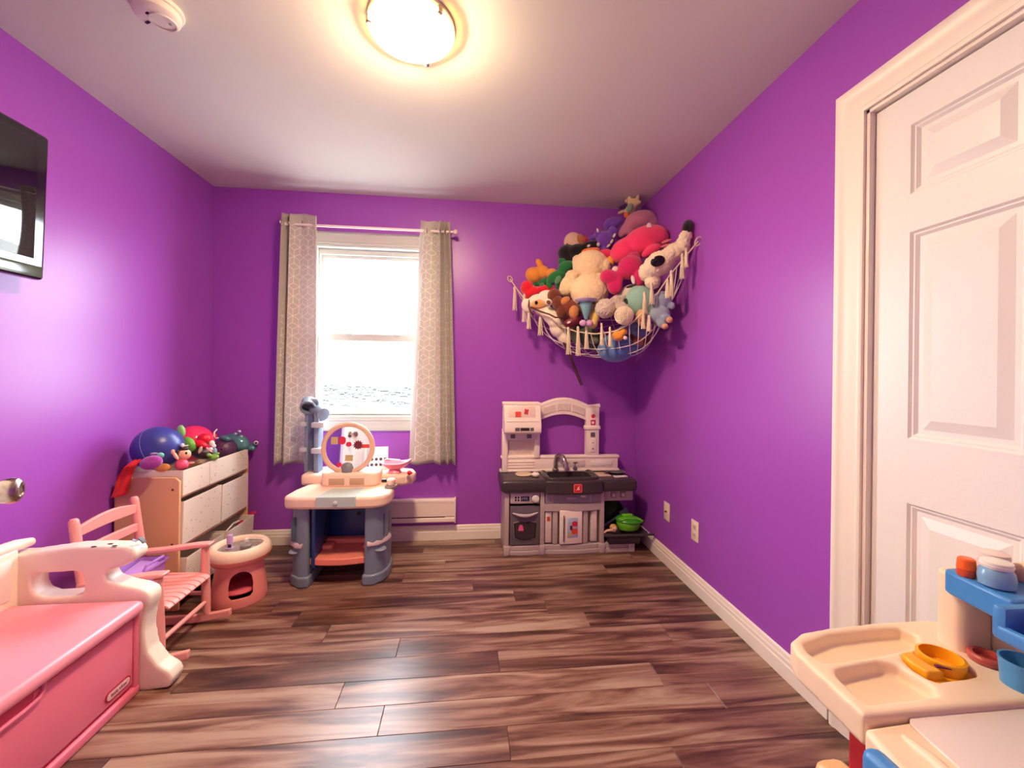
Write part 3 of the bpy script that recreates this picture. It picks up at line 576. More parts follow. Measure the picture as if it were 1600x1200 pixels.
sticker(gls, ST, -.078, .045, rrect(-.022, .018, -.022, .022, .003)); sticker(gls, ST, .008, -.06, rrect(-.022, .022, -.018, .018, .002))
burst = []
for i in range(24): r = .031 if i % 2 == 0 else .021; burst.append((r*math.cos(i*math.pi/12), r*math.sin(i*math.pi/12)))
sticker(gls, SB, .058, .018, burst); sticker(gls, SO, .100, .010, rrect(-.026, .024, -.011, .011, .002)); sticker(gls, SPK, -.012, -.108, rrect(-.026, .02, -.016, .014, .008)); sticker(gls, SR, -.048, -.098, rrect(-.014, .012, -.012, .012, .004))
part('mirror_foot', va, plastic('foot_grey', (128, 130, 136)), lathe([(.044, 0), (.045, .004), (.042, .030), (.032, .052), (.015, .062), (.001, .063)], 32, (-.018, .205, .588)))
t = thing('perfume_bottle', 'peach and grey toy bottle at the corner of the vanity top', 'toy', (-.44, 2.55, .508)); part('base', t, plastic('cap_grey', (146, 138, 132)), lathe([(.036, 0), (.038, .004), (.036, .014), (.022, .016), (.001, .016)], 28)); part('cap', t, PE, lathe([(.022, .014), (.026, .02), (.026, .045), (.020, .052), (.001, .053)], 28)); part('nozzle', t, BLACK, RB(-.055, -.024, -.008, .008, .03, .05, .004))
t = thing('pink_dish', 'pink boat-shaped toy dish on the vanity shelf', 'toy', (-.445, 2.70, .560))
PK = plastic('dish_pink', (248, 148, 168), .3)
def dish(u, v):
    a = 2*math.pi*u; r = v; ex = .105 if math.cos(a) > 0 else .085
    return (ex*r*math.cos(a), .06*r*math.sin(a), .02+.045*r**2.2+(.022*max(0, math.cos(a))**3*r**3))
part('bowl', t, PK, grid(dish, 40, 10), solid=.004, smooth=60); part('foot', t, PK, lathe([(.04, 0), (.042, .004), (.032, .022), (.02, .028), (.001, .028)], 28)); part('ridge', t, plastic('dish_light', (252, 176, 190), .3), XF(RB(-.075, .03, -.014, .014, .03, .082, .012, 3), (0, .02, 0), (0, .08, 0))); part('mark', t, M('dish_mark', (110, 60, 80), .5), XF(RB(-.015, .015, -.002, .002, -.002, .002, .001), (-.045, .0, .083), (0, .1, 0)))
t = thing('red_bead', 'small round red bead on the vanity shelf', 'toy', (-.345, 2.63, .560)); part('ball', t, REDP, ell((0, 0, .014), (.014, .014, .014))); part('stem', t, REDP, tube([(.01, 0, .014), (.02, 0, .012)], .006, 8))
t = thing('makeup_card', 'white card with printed makeup shapes propped behind the pink dish', 'card', (-.565, 2.80, .560)); part('sheet', t, M('card_white', (238, 228, 236), .5), RB(-.06, .06, -.002, .002, 0, .145, .001), smooth=0)
for i in range(8): part('printed_shape', t, M('card_ink', (70, 50, 60), .5), disc((-.042+.028*(i % 4), -.0024, .030+.035*(i//4)), .010, .001, 'Y', 10))
t.rotation_euler = (-.12, 0, .15)
# ------------------------------------------------------------------ toy kitchen
ki = thing('toy_kitchen', 'grey and cream toy kitchen with dark countertop, oven and arched backsplash', 'toy kitchen', (.70, 2.73, 0))
KG = plastic('kitchen_taupe', (190, 172, 170), .42); KD = plastic('oven_grey', (104, 94, 102), .38); KC = plastic('kitchen_cream', (250, 234, 224), .42); KB = plastic('counter_black', (64, 52, 56), .34); KS = plastic('kitchen_silver', (196, 182, 184), .3); KST = M('stone_relief', (226, 210, 200), .6, .12, 50, .8, 60); KV = plastic('drawer_violet_grey', (150, 138, 150), .4)
part('body', ki, KG, RB(-.442, -.41, .0, .27, 0, .42, .006), RB(-.205, -.175, -.008, .27, 0, .42, .006), RB(.205, .232, -.008, .27, 0, .42, .006), RB(-.44, .235, .24, .27, .02, .42, .004), RB(-.44, -.18, .0, .26, .40, .425, .003), RB(-.42, -.19, .005, .25, .01, .06, .003), RB(-.19, .22, .03, .25, .02, .42, .004), RB(.22, .445, .02, .27, .335, .42, .006), RB(.232, .44, .02, .25, .0, .055, .008))
for x0, x1, bow in ((-.41, -.205, .012), (-.178, .208, .016), (.232, .43, .010)):
    n = 10; f_ = [(x0+(x1-x0)*i/n, -.012-bow*math.sin(math.pi*i/n)) for i in range(n+1)]
    part('plinth', ki, KG, prism(f_+[(x1, .03), (x0, .03)], .0, .030, 'Z'), prism([(x, y+.006) for x, y in f_]+[(x1, .03), (x0, .03)], .030, .062, 'Z'), bevel=.005)
for x in (-.426, -.190, .218, .425): part('corner_post', ki, KG, RB(x-.020, x+.020, -.024, .02, 0, .064, .007), RB(x-.015, x+.015, -.014, .02, .06, .41 if x < .4 else .06, .006) if x < .4 else RB(x-.012, x+.012, -.01, .02, .0, .05, .004))
cp = part('control_panel', ki, KS, RB(-.405, -.208, -.012, .02, .338, .408, .008))
part('display', cp, M('display_blue', (34, 40, 70), .2), RB(-.335, -.278, -.0145, -.01, .356, .388, .002)); 
for i in range(3): part('digit_mark', cp, M('display_digit', (126, 126, 160), .4), XF(RB(-.0045, .0045, -.0006, .0006, -.009, .009, .0004), (-.324+.014*i, -.0148, .373), (0, .35*(1-i), 0)))
for i in range(4): part('button', cp, BLACK, RB(-.375+.018*(i % 2), -.363+.018*(i % 2), -.0145, -.01, .357+.017*(i//2), .369+.017*(i//2), .002))
kn = part('knob', cp, WHITE, lathe([(.026, 0), (.026, .006), (.020, .010), (.018, .022), (.012, .024), (.001, .024)], 28, (-.237, -.012, .372), (math.pi/2, 0, 0))); part('knob_ring', kn, BLACK, lathe([(.029, 0), (.029, .003), (.026, .003)], 28, (-.237, -.012, .372), (math.pi/2, 0, 0), loop=True))
od = part('oven_door', ki, KD, RB(-.405, -.208, -.016, .02, .068, .322, .006))
n = 12; hb_ = [(-.39+.166*i/n, .284-.016*math.sin(math.pi*i/n)) for i in range(n+1)]
part('handle', od, KS, tube([(x, -.028-.012*math.sin(math.pi*i/n), z) for i, (x, z) in enumerate(hb_)], [.004+.007*math.sin(math.pi*i/n) for i in range(n+1)], 10))
part('handle_lower_lip', od, KD, prism([(-.385, .268), (-.35, .250), (-.265, .250), (-.228, .268), (-.265, .258), (-.35, .258)], -.020, -.014, 'Y'))  # raised crescent lip below the handle, in the door's own grey
wf = [(-.378, .215), (-.372, .118), (-.34, .108), (-.306, .106), (-.272, .108), (-.24, .118), (-.235, .215), (-.27, .222), (-.306, .214), (-.342, .222)]
part('window_rim', od, KS, prism([(x*1.0+( -.004 if x < -.306 else .004), z+(-.006 if z < .16 else 0.002)) for x, z in wf], -.0185, -.014, 'Y'), bevel=.002)
ow = part('oven_window', od, M('oven_glass', (62, 52, 58), .1, .3, 20), prism(wf, -.0205, -.017, 'Y')); part('window_border', od, BLACK, tube([(x, -.0205, z) for x, z in wf], .003, 6, True))
part('sticker', od, M('sticker_hotpink', (240, 96, 150), .4), prism([(-.352, .165), (-.316, .165), (-.320, .190), (-.326, .203), (-.342, .203), (-.348, .188)], -.0222, -.0204, 'Y'))
dw = part('drawer', ki, KV, RB(-.172, .205, -.022, .02, .338, .412, .006)); part('drawer_pull', dw, KS, RB(-.03, .03, -.030, -.02, .366, .380, .005)); part('drawer_mark', dw, WHITE, RB(.066, .10, -.0235, -.021, .378, .390, .002)); part('drawer_divider', dw, KG, RB(-.128, -.122, -.0235, -.02, .338, .412, .001)); part('drawer_divider', dw, KG, RB(.13, .136, -.0235, -.02, .338, .412, .001))
n = 10; f_ = [(-.178+.386*i/n, -.014-.018*math.sin(math.pi*i/n)) for i in range(n+1)]
part('apron', ki, KG, prism(f_+[(.208, .03), (-.178, .03)], .285, .337, 'Z'), bevel=.005)
for x in (-.148, .163):
    sp = part('stone_panel', ki, KST, RB(x-.021, x+.021, -.006, .032, .075, .28, .003))
part('sticker', ki, M('sticker_rose', (214, 70, 64), .4), RB(-.158, -.138, -.0078, -.0055, .218, .248, .001)); part('pilaster', ki, KG, RB(-.12, -.085, -.014, .03, .065, .29, .006)); part('pilaster', ki, KG, RB(.085, .12, -.014, .03, .065, .29, .006))
cdr = part('cupboard_door', ki, KC, XF(RB(-.078, .078, -.012, .008, .0, .225, .008), (0, -.02, .070), (0, 0, .06)))
part('bar_handle', cdr, M('bar_dark', (70, 56, 58), .35), RB(-.054, -.048, -.047, -.038, .09, .265, .002)); part('picture_sticker', cdr, M('sticker_sky', (168, 190, 216), .5, .4, 40), XF(RB(-.026, .046, -.0008, .0008, .115, .245, .0004), (0, -.0335, 0), (0, 0, .06)))
for cx_, cz_, w_, h_, m_ in ((.024, .205, .018, .017, 'sticker_crimson'), (.024, .155, .020, .020, 'sticker_orange_red'), (-.012, .132, .014, .012, 'sticker_tan'), (.0, .18, .009, .015, 'sticker_maroon')): part('sticker_figure', cdr, MATS[m_], XF(prism(rrect(-w_, w_, -h_, h_, min(w_, h_)*.7), -.0008, .0008, 'Y'), (cx_, -.0347+cx_*.06, cz_)))
for x in (.305, .372):
    bt = part('push_button', ki, KD, RB(x-.018, x+.018, .0135, .024, .358, .396, .004)); part('button_face', bt, KG, RB(x-.014, x+.014, .0115, .02, .362, .392, .003)); part('button_mark', bt, WHITE, XF(RB(-.003, .003, -.001, .001, -.009, .009, .0005), (x+.002, .0112, .375), (0, -.6, 0)))
# countertop and sink
part('countertop', ki, KB, RB(-.468, -.155, -.045, .262, .418, .498, .022, 4)); part('countertop', ki, KB, RB(.18, .455, -.035, .262, .412, .490, .018, 4))
n = 12; mf = [(-.180+.390*i/n, -.055-.022*math.sin(math.pi*i/n)) for i in range(n+1)]
part('sink_front', ki, KB, prism(mf+[(.21, .0), (-.18, .0)], .408, .496, 'Z'), RB(-.175, .205, -.03, .262, .41, .455, .004), bevel=.010)
part('sink_basin', ki, M('basin_black', (40, 32, 36), .25), RB(-.13, .155, .0, .19, .452, .462, .004))
part('sink_rim', ki, KB, *[tube([(x, y, .498) for x, y in rrect(-.165, .19, -.02, .215, .05, 6)], .014, 10, True)], prism(rrect(-.168, .193, -.022, .217, .05, 6), .45, .50, 'Z', [rrect(-.135, .16, .01, .185, .04, 6)]), RB(-.15, .17, .20, .258, .46, .512, .012, 3))
bdg = part('badge', ki, M('badge_coral', (238, 104, 104), .35), XF(prism(rrect(-.028, .028, -.028, .028, .008), -.002, .004, 'Y'), (.03, -.0795, .452), (-.0, 0, 0)))
part('badge_face', bdg, M('badge_scarlet', (214, 30, 40), .35), XF(prism(rrect(-.022, .022, -.022, .022, .005), -.001, .001, 'Y'), (.03, -.0820, .452)))
part('badge_mark', bdg, M('badge_white', (248, 214, 212), .4), XF(prism([(-.017, -.013), (-.004, -.002), (-.002, .010), (.012, .016), (.006, .004), (.014, -.004), (.006, -.010), (-.004, -.009)], -.001, .001, 'Y'), (.03, -.0830, .452)))
fa = part('faucet', ki, M('faucet_chrome', (170, 156, 158), .2, .03, 5, metal=.8), tube([(-.06, .20, .51), (-.06, .20, .565), (-.055, .195, .605), (-.04, .17, .622), (-.02, .14, .612), (-.008, .115, .575), (-.005, .11, .545)], [.016, .014, .014, .015, .017, .019, .018], 14), lathe([(.024, .505), (.024, .515), (.016, .525)], 20, (-.06, .20, 0)))
for x, s_ in ((.02, 1), (.085, .8)): part('faucet_handle', ki, KS if s_ == 1 else KD, lathe([(.022*s_, .505), (.024*s_, .515), (.014*s_, .535), (.010*s_, .555), (.013*s_, .562), (.001, .565)], 20, (x, .21, 0)), tube([(x-.02*s_, .20, .56), (x+.02*s_, .20, .562)], .004, 8))
part('burner_plate', ki, plastic('burner_cream', (226, 204, 172)), disc((-.30, .12, .503), .058, .008, 'Z', 32)); 
# backsplash
bs = part('backsplash', ki, KC, RB(-.445, .405, .205, .255, .495, .602, .006), RB(-.452, .415, .20, .258, .590, .612, .008, 3), RB(-.460, .415, .196, .258, .498, .514, .006), RB(-.44, -.185, .23, .258, .60, .985, .004), RB(.165, .262, .205, .255, .60, .955, .006), RB(-.445, -.405, .19, .255, .50, .8, .006), RB(-.215, -.175, .19, .255, .60, .8, .006))
for z in (.525, .545, .565): part('groove_rail', bs, KC, RB(-.405, -.21, .198, .208, z, z+.012, .004))
part('backsplash_inset', bs, KST, RB(-.06, .16, .202, .206, .53, .578, .002)); part('outlet_strip', bs, WHITE, RB(.20, .36, .199, .206, .535, .572, .003)); part('stone_panel', bs, KST, RB(-.395, -.225, .222, .232, .625, .735, .003))
n = 16; arch_o = [(-.185+.365*i/n, .958+.052*math.sin(math.pi*i/n)) for i in range(n+1)]; arch_i = [(-.180+.350*i/n, .862+.045*math.sin(math.pi*i/n)) for i in range(n+1)]
part('arch', bs, KC, prism(arch_i+arch_o[::-1], .21, .252, 'Y'), smooth=50, bevel=.004)
part('arch_cornice', bs, KC, tube([(x, .225, z+.002) for x, z in [(-.445, .978), (-.19, .978)]+arch_o[1:]+[(.268, .966)]], .017, 12))
for i in range(3):
    a = -.155+.10*i+.008*i; u = [(a+.092*j/6, .888+.047*math.sin(math.pi*(a+.092*j/6+.18)/.35)) for j in range(7)]; v = [(x, .938+.048*math.sin(math.pi*(x+.185)/.365)) for x, _ in u][::-1]
    part('arch_panel', bs, KST, prism(u+v, .204, .212, 'Y'), bevel=.002)
hood = part('hood', ki, KC, prism([(.20, .975), (.20, .80), (.13, .775), (.105, .79), (.10, .84), (.125, .90), (.145, .975)], -.44, -.18, 'X'), smooth=50, bevel=.008)
part('hood_panel', hood, plastic('hood_inset', (238, 210, 202)), XF(RB(-.41, -.22, -.002, .003, -.045, .045, .003), (0, .133, .925), (-.27, 0, 0)))
part('hood_ledge', hood, KC, RB(-.425, -.195, .106, .13, .862, .874, .005))
part('hood_display', hood, KD, RB(-.365, -.235, .101, .108, .802, .826, .002)); part('display_strip', hood, M('strip_dark', (52, 22, 34), .3), RB(-.325, -.268, .0995, .1025, .806, .822, .001)); part('display_divider', hood, KC, RB(-.333, -.329, .0998, .1025, .802, .826, .0005)); part('display_divider', hood, KC, RB(-.264, -.260, .0998, .1025, .802, .826, .0005))
part('hood_under', hood, plastic('hood_lilac', (222, 206, 214)), RB(-.42, -.20, .15, .21, .735, .785, .004))
for x in (-.375, -.26): part('push_button', hood, KD, RB(x-.017, x+.017, .144, .154, .745, .778, .004))
part('sticker', hood, SO, XF(prism(rrect(-.02, .02, -.018, .018, .003), -.001, .001, 'Y'), (-.342, .1235, .915), (-.27, 0, 0))); part('sticker', hood, SR, XF(prism([(-.018, -.02), (-.004, -.014), (.010, -.022), (.012, -.004), (.018, .016), (.004, .012), (-.010, .022), (-.012, .004)], -.001, .001, 'Y'), (-.285, .1285, .934), (-.27, 0, 0)))
part('post_collar', bs, KC, RB(.155, .272, .196, .256, .795, .825, .010, 3)); part('push_button', bs, KD, RB(.197, .230, .198, .208, .745, .778, .004)); part('switch_plate', bs, KC, RB(.19, .237, .199, .207, .635, .73, .004))
for z in (.66, .705): part('switch_arrow', bs, BLACK, prism([(.205, z+.004), (.2135, z-.006), (.222, z+.004), (.2135, z)], .1975, .199, 'Y'))
part('sticker', bs, STK_RED, disc((.215, .2035, .895), .015, .002, 'Y', 18)); part('sticker', bs, SR, RB(.197, .233, .2025, .2045, .83, .868, .001)); part('sticker_figure', bs, M('sticker_white', (246, 232, 228), .5), disc((.213, .2015, .848), .010, .001, 'Y', 12))
def small(name, label, loc, rz=0, cat='toy', group=None): return thing(name, label, cat, loc, rz, group)
t = small('toy_pepper_pot', 'small round cream toy pot lid on the left of the kitchen counter', (.475, 2.80, .498)); part('bowl', t, KC, lathe([(.016, 0), (.026, .006), (.028, .016), (.018, .026), (.001, .028)], 24)); part('knob', t, KS, ell((0, 0, .032), (.007, .007, .007)))
t = small('toy_tray_card', 'flat pinkish toy card lying beside the kitchen sink', (.955, 2.86, .490)); part('card', t, plastic('card_beige', (222, 188, 176)), RB(-.055, .055, -.06, .06, 0, .004, .002)); part('card_edge', t, KC, RB(-.055, -.05, -.06, .06, .003, .006, .001))
t = small('toy_frying_pan', 'dark round toy frying pan at the back of the kitchen counter', (1.075, 2.90, .490)); part('pan', t, KD, lathe([(.05, 0), (.066, .012), (.069, .014), (.065, .014), (.048, .005), (.001, .005)], 32)); part('handle', t, KD, tube([(-.06, -.02, .012), (-.095, -.05, .016)], .008, 8))
t = small('toy_receipt', 'white toy slips lying on the right of the kitchen counter', (1.07, 2.785, .490)); part('slip', t, WHITE, RB(-.05, -.005, -.02, .02, 0, .006, .002)); part('slip', t, WHITE, XF(RB(.0, .045, -.018, .018, 0, .006, .002), (0, 0, 0), (0, 0, .15)))
# things in the kitchen's open shelf
t = small('roasting_tray', 'dark plastic toy tray jutting from the kitchen shelf', (1.08, 2.77, .10)); TR = plastic('tray_black', (66, 56, 64))
part('pan', t, TR, XF(basket(.28, .20, .035, .006)), XF(RB(-.16, .18, -.115, -.09, .026, .036, .004)))
part('support_foot', t, TR, XF(RB(-.12, .10, -.07, .07, -.045, .004, .01)))
t = small('green_pot', 'bright green lidded toy casserole on the dark tray', (1.115, 2.755, .137)); GP = plastic('lime_plastic', (110, 196, 40), .3); GD = plastic('lid_green', (60, 150, 30), .3)
part('pot', t, GP, XF(lathe([(.045, 0), (.068, .006), (.080, .03), (.084, .055), (.080, .062), (.001, .062)], 36), (0, 0, 0), (0, 0, 0), (1, .8, 1))); ld = part('lid', t, GD, XF(lathe([(.090, .058), (.092, .064), (.08, .078), (.05, .09), (.001, .094)], 36), (0, 0, 0), (0, .06, 0), (1, .8, 1))); part('lid_rib', ld, GP, *[XF(tube([(-.08, y, .074), (-.04, y, .088), (.04, y, .088), (.08, y, .074)], .006, 8), (0, 0, 0), (0, .06, 0)) for y in (-.045, -.02)]); part('lid_handle', ld, GP, RB(-.045, .03, -.016, .016, .09, .106, .008, 3))
t = small('toy_doll', 'small blond toy doll lying on the dark tray', (1.0, 2.715, .135)); SK = M('doll_skin', (240, 196, 170), .5); part('head', t, SK, ell((0, 0, .024), (.022, .02, .023))); part('hair', t, M('blond_hair', (212, 160, 96), .7, .15, 40), ell((-.003, .006, .032), (.025, .021, .021))); part('body', t, SK, tube([(-.015, 0, .015), (-.05, 0, .012), (-.07, -.005, .0)], [.010, .008, .006], 8)); part('eye', t, BLACK, ell((.008, -.0195, .024), (.003, .002, .004))); part('eye', t, BLACK, ell((-.008, -.0195, .024), (.003, .002, .004)))
t = small('toy_spatula', 'blue grey toy spatula leaning behind the green pot', (.95, 2.81, .14)); SPm = plastic('spatula_grey', (92, 104, 120)); part('handle', t, SPm, tube([(0, 0, 0), (.07, .01, .035), (.14, .02, .075)], .008, 8)); part('blade', t, SPm, XF(RB(-.03, .03, -.004, .004, -.022, .022, .004), (.165, .024, .088), (0, -.5, 0)))
t = small('black_skillet', 'big black toy skillet standing at the back of the kitchen shelf', (1.02, 2.93, .055)); part('disc', t, BLACK, XF(lathe([(.09, 0), (.12, .012), (.125, .03), (.12, .03), (.088, .008), (.001, .008)], 40), (0, 0, .135), (1.35, 0, 0))); part('rim', t, M('skillet_rim', (40, 38, 48), .4), XF(tube([(.122*math.cos(a*math.pi/16), .122*math.sin(a*math.pi/16), .03) for a in range(32)], .004, 6, True), (0, 0, .135), (1.35, 0, 0)))
for i, (x, y) in enumerate(((1.01, 2.75), (1.055, 2.775))):
    t = small('white_toy_piece', ('small white toy piece under the doll end of the dark tray', 'small white toy piece under the pot end of the dark tray')[i], (x, y, .055), .4*i, 'toy'); part('piece', t, WHITE, RB(-.02, .02, -.012, .012, 0, .012, .004)); part('stud', t, WHITE, lathe([(.007, .011), (.007, .017), (.001, .018)], 12))
# ------------------------------------------------------------------ art desk
DC = plastic('desk_cream', (246, 220, 190), .42); BL = plastic('desk_blue', (66, 136, 206), .36)
de = thing('art_desk', 'cream plastic art desk with whiteboard top and blue shelf', 'desk', (1.0, .55, 0)); do = (1.0, .55, 0)
def W(*s): return local(s, do)
tray = [(.745, .70), (.752, .80), (.757, .875), (.775, .915), (.83, .945), (.92, .958), (1.05, .966), (1.20, .968), (1.245, .95), (1.25, .70)]
hA = [(.795, .838), (.785, .872), (.80, .905), (.89, .932), (1.02, .942), (1.095, .940), (1.108, .910), (1.085, .885), (1.04, .866), (.92, .848)]
hB = [(.775, .725), (.785, .80), (.80, .818), (.92, .835), (.950, .820), (.958, .755), (.94, .732)]
hC = [(.975, .765), (.968, .80), (.985, .838), (1.03, .862), (1.09, .850), (1.105, .80), (1.085, .772)]
fuse('tray', de, DC, W(prism(tray, .500, .562, 'Z', [hA, hB, hC]), prism([(.765, .705), (.77, .88), (.84, .93), (1.10, .95), (1.24, .95), (1.24, .705)], .505, .532, 'Z')), .0045, 9)
surf = [(.737, .695), (.722, .62), (.718, .55), (.718, .30), (.718, .12), (.73, .09), (1.25, .09), (1.25, .71), (1.1, .715)]
part('work_surface', de, DC, *W(prism(surf, .500, .545, 'Z')), smooth=50, bevel=.010)
part('whiteboard', de, M('whiteboard_white', (238, 224, 218), .2, .03, 3), *W(prism([(.845, .705), (.828, .69), (.815, .60), (.80, .14), (1.135, .14), (1.135, .715), (1.0, .713)], .5445, .550, 'Z')), bevel=.002)
part('ink_smudge', de, M('smudge', (196, 140, 150), .5), *W(XF(disc((0, 0, 0), .012, .0006, 'Z', 14), (1.04, .62, .5505), (0, 0, .3), (1.4, .6, 1)), ))
part('pencil_ridge', de, DC, *W(tube([(.79, .668, .545), (.785, .62, .549), (.772, .45, .549), (.755, .15, .547)], [.006, .011, .011, .009], 10)))
part('back_panel', de, DC, *W(prism([(.25, .50), (.88, .50), (.88, .70), (.87, .74), (.84, .765), (.79, .79), (.25, .79)], 1.216, 1.254, 'X')), smooth=50, bevel=.014)
part('back_post', de, DC, *W(prism(rrect(1.135, 1.225, .835, .897, .022), .535, .735, 'Z')), smooth=50, bevel=.008)
bsf = part('shelf', de, BL, *W(prism([(1.12, .862), (1.112, .845), (1.098, .76), (1.092, .72), (1.222, .72), (1.222, .862)], .694, .748, 'Z')), bevel=.007)
part('shelf_bin', bsf, BL, *W(prism([(1.065, .728), (1.058, .71), (1.052, .45), (1.20, .45), (1.20, .728)], .672, .690, 'Z'), RB(1.055, 1.20, .705, .730, .675, .742, .008), RB(1.052, 1.068, .45, .72, .675, .705, .007)), bevel=.006)
for x, y in ((.87, .78), (.80, .20), (1.20, .80), (1.20, .20)): part('leg', de, REDP, *W(prism([(x-.05, y-.02), (x+.03, y-.02), (x+.03, y+.03), (x-.05, y+.03)], 0, .505, 'Z')), bevel=.01)
part('apron', de, DC, *W(RB(.775, 1.22, .16, .68, .40, .505, .02)))
dch = thing('toddler_chair', 'blue and tan plastic chair with red legs pushed against the art desk', 'chair', (.68, .56, 0))
part('backrest', dch, BL, RB(-.004, .034, -.20, .088, .470, .562, .018, 4)); part('seat', dch, plastic('stool_tan', (226, 176, 124)), RB(-.050, .012, -.20, .135, .455, .503, .020, 4))
for y in (.085, -.17): part('leg', dch, REDP, RB(-.05, -.01, y-.02, y+.02, 0, .46, .006)); part('leg', dch, REDP, RB(.004, .030, y-.02, y+.02, 0, .475, .006))
part('stretcher', dch, REDP, RB(-.04, .04, .07, .095, .25, .40, .008))
YE = plastic('yellow_plastic', (250, 176, 30), .32)
yt = thing('yellow_stamp_tray', 'yellow toy stamp pad tray in the art desk top', 'toy', (1.035, .812, .534)); yo = (1.035, .812, .534)
part('base', yt, YE, XF(prism(rrect(-.058, .064, -.040, .040, .02), 0, .018, 'Z')), bevel=.004); part('ring', yt, YE, lathe([(.040, .012), (.042, .042), (.036, .044), (.034, .018), (.001, .016)], 36, (.022, .006, 0))); part('step', yt, YE, prism([(-.055, -.03), (-.02, -.034), (-.025, .0), (-.02, .034), (-.05, .03), (-.058, .0)], .016, .036, 'Z'), bevel=.004); part('purple_blot', yt, M('purple_ink', (96, 20, 84), .5), XF(RB(-.014, .014, -.004, .004, .033, .0365, .001), (-.008, -.022, .002), (0, 0, -.4)))
rr = thing('red_ring', 'dull red plastic ring lying against the desk back', 'toy', (1.160, .808, .563)); part('ring', rr, plastic('brick_red', (190, 82, 72)), lathe([(.022, 0), (.030, .002), (.031, .012), (.028, .016), (.022, .016), (.020, .010)], 32, loop=True)); part('disc', rr, plastic('brick_dark', (140, 50, 48)), lathe([(.021, .002), (.021, .005), (.001, .005)], 24))
cu = thing('blue_cup', 'light blue plastic cup on the art desk beside the red ring', 'cup', (1.145, .735, .550)); part('cup', cu, plastic('cup_blue', (78, 150, 204)), lathe([(.030, 0), (.033, .003), (.037, .062), (.034, .062), (.030, .006), (.001, .006)], 36)); part('lip', cu, plastic('cup_blue', (78, 150, 204)), lathe([(.034, .060), (.038, .0605), (.038, .064), (.034, .064)], 36, loop=True))
def jar(name, label, loc, col, s, lid):
    t = thing(name, label, 'jar', loc, 0, None)
    part('jar', t, col, lathe([(.024*s, 0), (.030*s, .004*s), (.032*s, .020*s), (.030*s, .036*s), (.024*s, .044*s), (.001, .044*s)], 32)); l = part('lid', t, lid, lathe([(.026*s, .044*s), (.027*s, .047*s), (.027*s, .058*s), (.024*s, .060*s), (.001, .060*s)], 32))
    part('lid_groove', l, lid, lathe([(.0265*s, .050*s), (.0285*s, .051*s), (.0265*s, .052*s)], 32, loop=True)); return t
jar('blue_jar', 'light blue paint jar with white lid on the desk shelf', (1.135, .775, .748), plastic('jar_blue', (126, 170, 208), .2), .92, WHITE)
jar('pink_jar', 'pale pink jar with white lid behind the blue jar', (1.184, .813, .748), plastic('jar_pink', (236, 200, 192), .3), .92, plastic('lid_pinkish', (240, 220, 214)))
t = thing('orange_bottle', 'small bottle with an orange cap beside the blue jar', 'bottle', (1.125, .822, .748)); part('bottle', t, plastic('bottle_red', (214, 78, 48)), lathe([(.014, 0), (.016, .003), (.016, .016), (.012, .018), (.001, .018)], 24)); part('cap', t, plastic('cap_orange', (248, 104, 30)), lathe([(.015, .016), (.0165, .018), (.015, .038), (.012, .041), (.001, .041)], 24))
t = thing('purple_jar', 'purple jar in the blue shelf bin at the edge of the desk', 'jar', (1.13, .66, .690)); part('jar', t, plastic('jar_purple', (110, 44, 140), .25), lathe([(.024, 0), (.029, .004), (.030, .038), (.022, .044), (.001, .044)], 28)); part('lid', t, WHITE, lathe([(.023, .044), (.024, .056), (.001, .057)], 28))
# ------------------------------------------------------------------ corner hammock
ham = thing('toy_hammock', 'cream rope corner hammock with tassels hung between two walls', 'hammock', (.90, 2.75, 1.30)); ho = Vector((.90, 2.75, 1.30))
def Wh(*s): return local(s, ho)
edge_px = [(797, 436, 0), (808, 452, .005), (826, 476, .0), (848, 494, -.01), (872, 508, -.02), (900, 518, -.03), (930, 522, -.04), (960, 518, -.04), (985, 506, -.03), (1005, 488, -.02), (1025, 462, -.01), (1045, 432, .0), (1068, 404, .0), (1091, 377, 0)]
edge = [pt(x, y, ('H', o)) for x, y, o in edge_px]; edge[0] = pt(797, 436, ('Y', YB-.01)); edge[-1] = pt(1091, 377, ('X', XR-.01))
def edge_at(u): x = u*(len(edge)-1); i = min(len(edge)-2, int(x)); return edge[i].lerp(edge[i+1], x-i)
CORN = Vector((XR-.03, YB-.03, 1.60))
def net(u, v):
    e = edge_at(u); p = e.lerp(CORN, v); b = math.sin(math.pi*min(1, u*1.0))**.7
    s = math.sin(math.pi*v**.62)
    low = 1.285-.02*math.cos(u*6); z = p.z+(low-p.z)*s*b*.98
    q = Vector((p.x, p.y, z)); q.x = min(q.x, XR-.02); q.y = min(q.y, YB-.02); return q
part('edge_rope', ham, ROPE, *Wh(tube([edge_at(i/60) for i in range(61)], .0042, 8)))
strands = []
for i in range(1, 18): strands.append(tube([net(i/18, j/20) for j in range(21)], .0026, 5))
for j in range(1, 9): strands.append(tube([net(i/48, j/9*.9) for i in range(49)], .0026, 5))
part('netting', ham, M('net_cord', (240, 230, 222), .8, .05, 60), *Wh(*strands))
for e, d in ((edge[0], Vector((-.35, 0, .9))), (edge[-1], Vector((0, -.35, .9)))):
    d = (d*.5+(e-(edge[1] if e is edge[0] else edge[-2])).normalized()*.5).normalized(); s_ = d.orthogonal().normalized()
    sd_ = UP.cross(RT).normalized() if False else d.cross(FW).normalized()
    c = e
    part('hanging_loop', ham, ROPE, *Wh(tube([c+d*.024*math.cos(k*math.pi/8)+sd_*.015*math.sin(k*math.pi/8) for k in range(16)], .0036, 6, True)))
    part('wall_hook', ham, METAL, *Wh(tube([c+d*.012, c+d*.012+(Vector((0, .02, 0)) if e is edge[0] else Vector((.02, 0, 0)))], .0035, 8)))
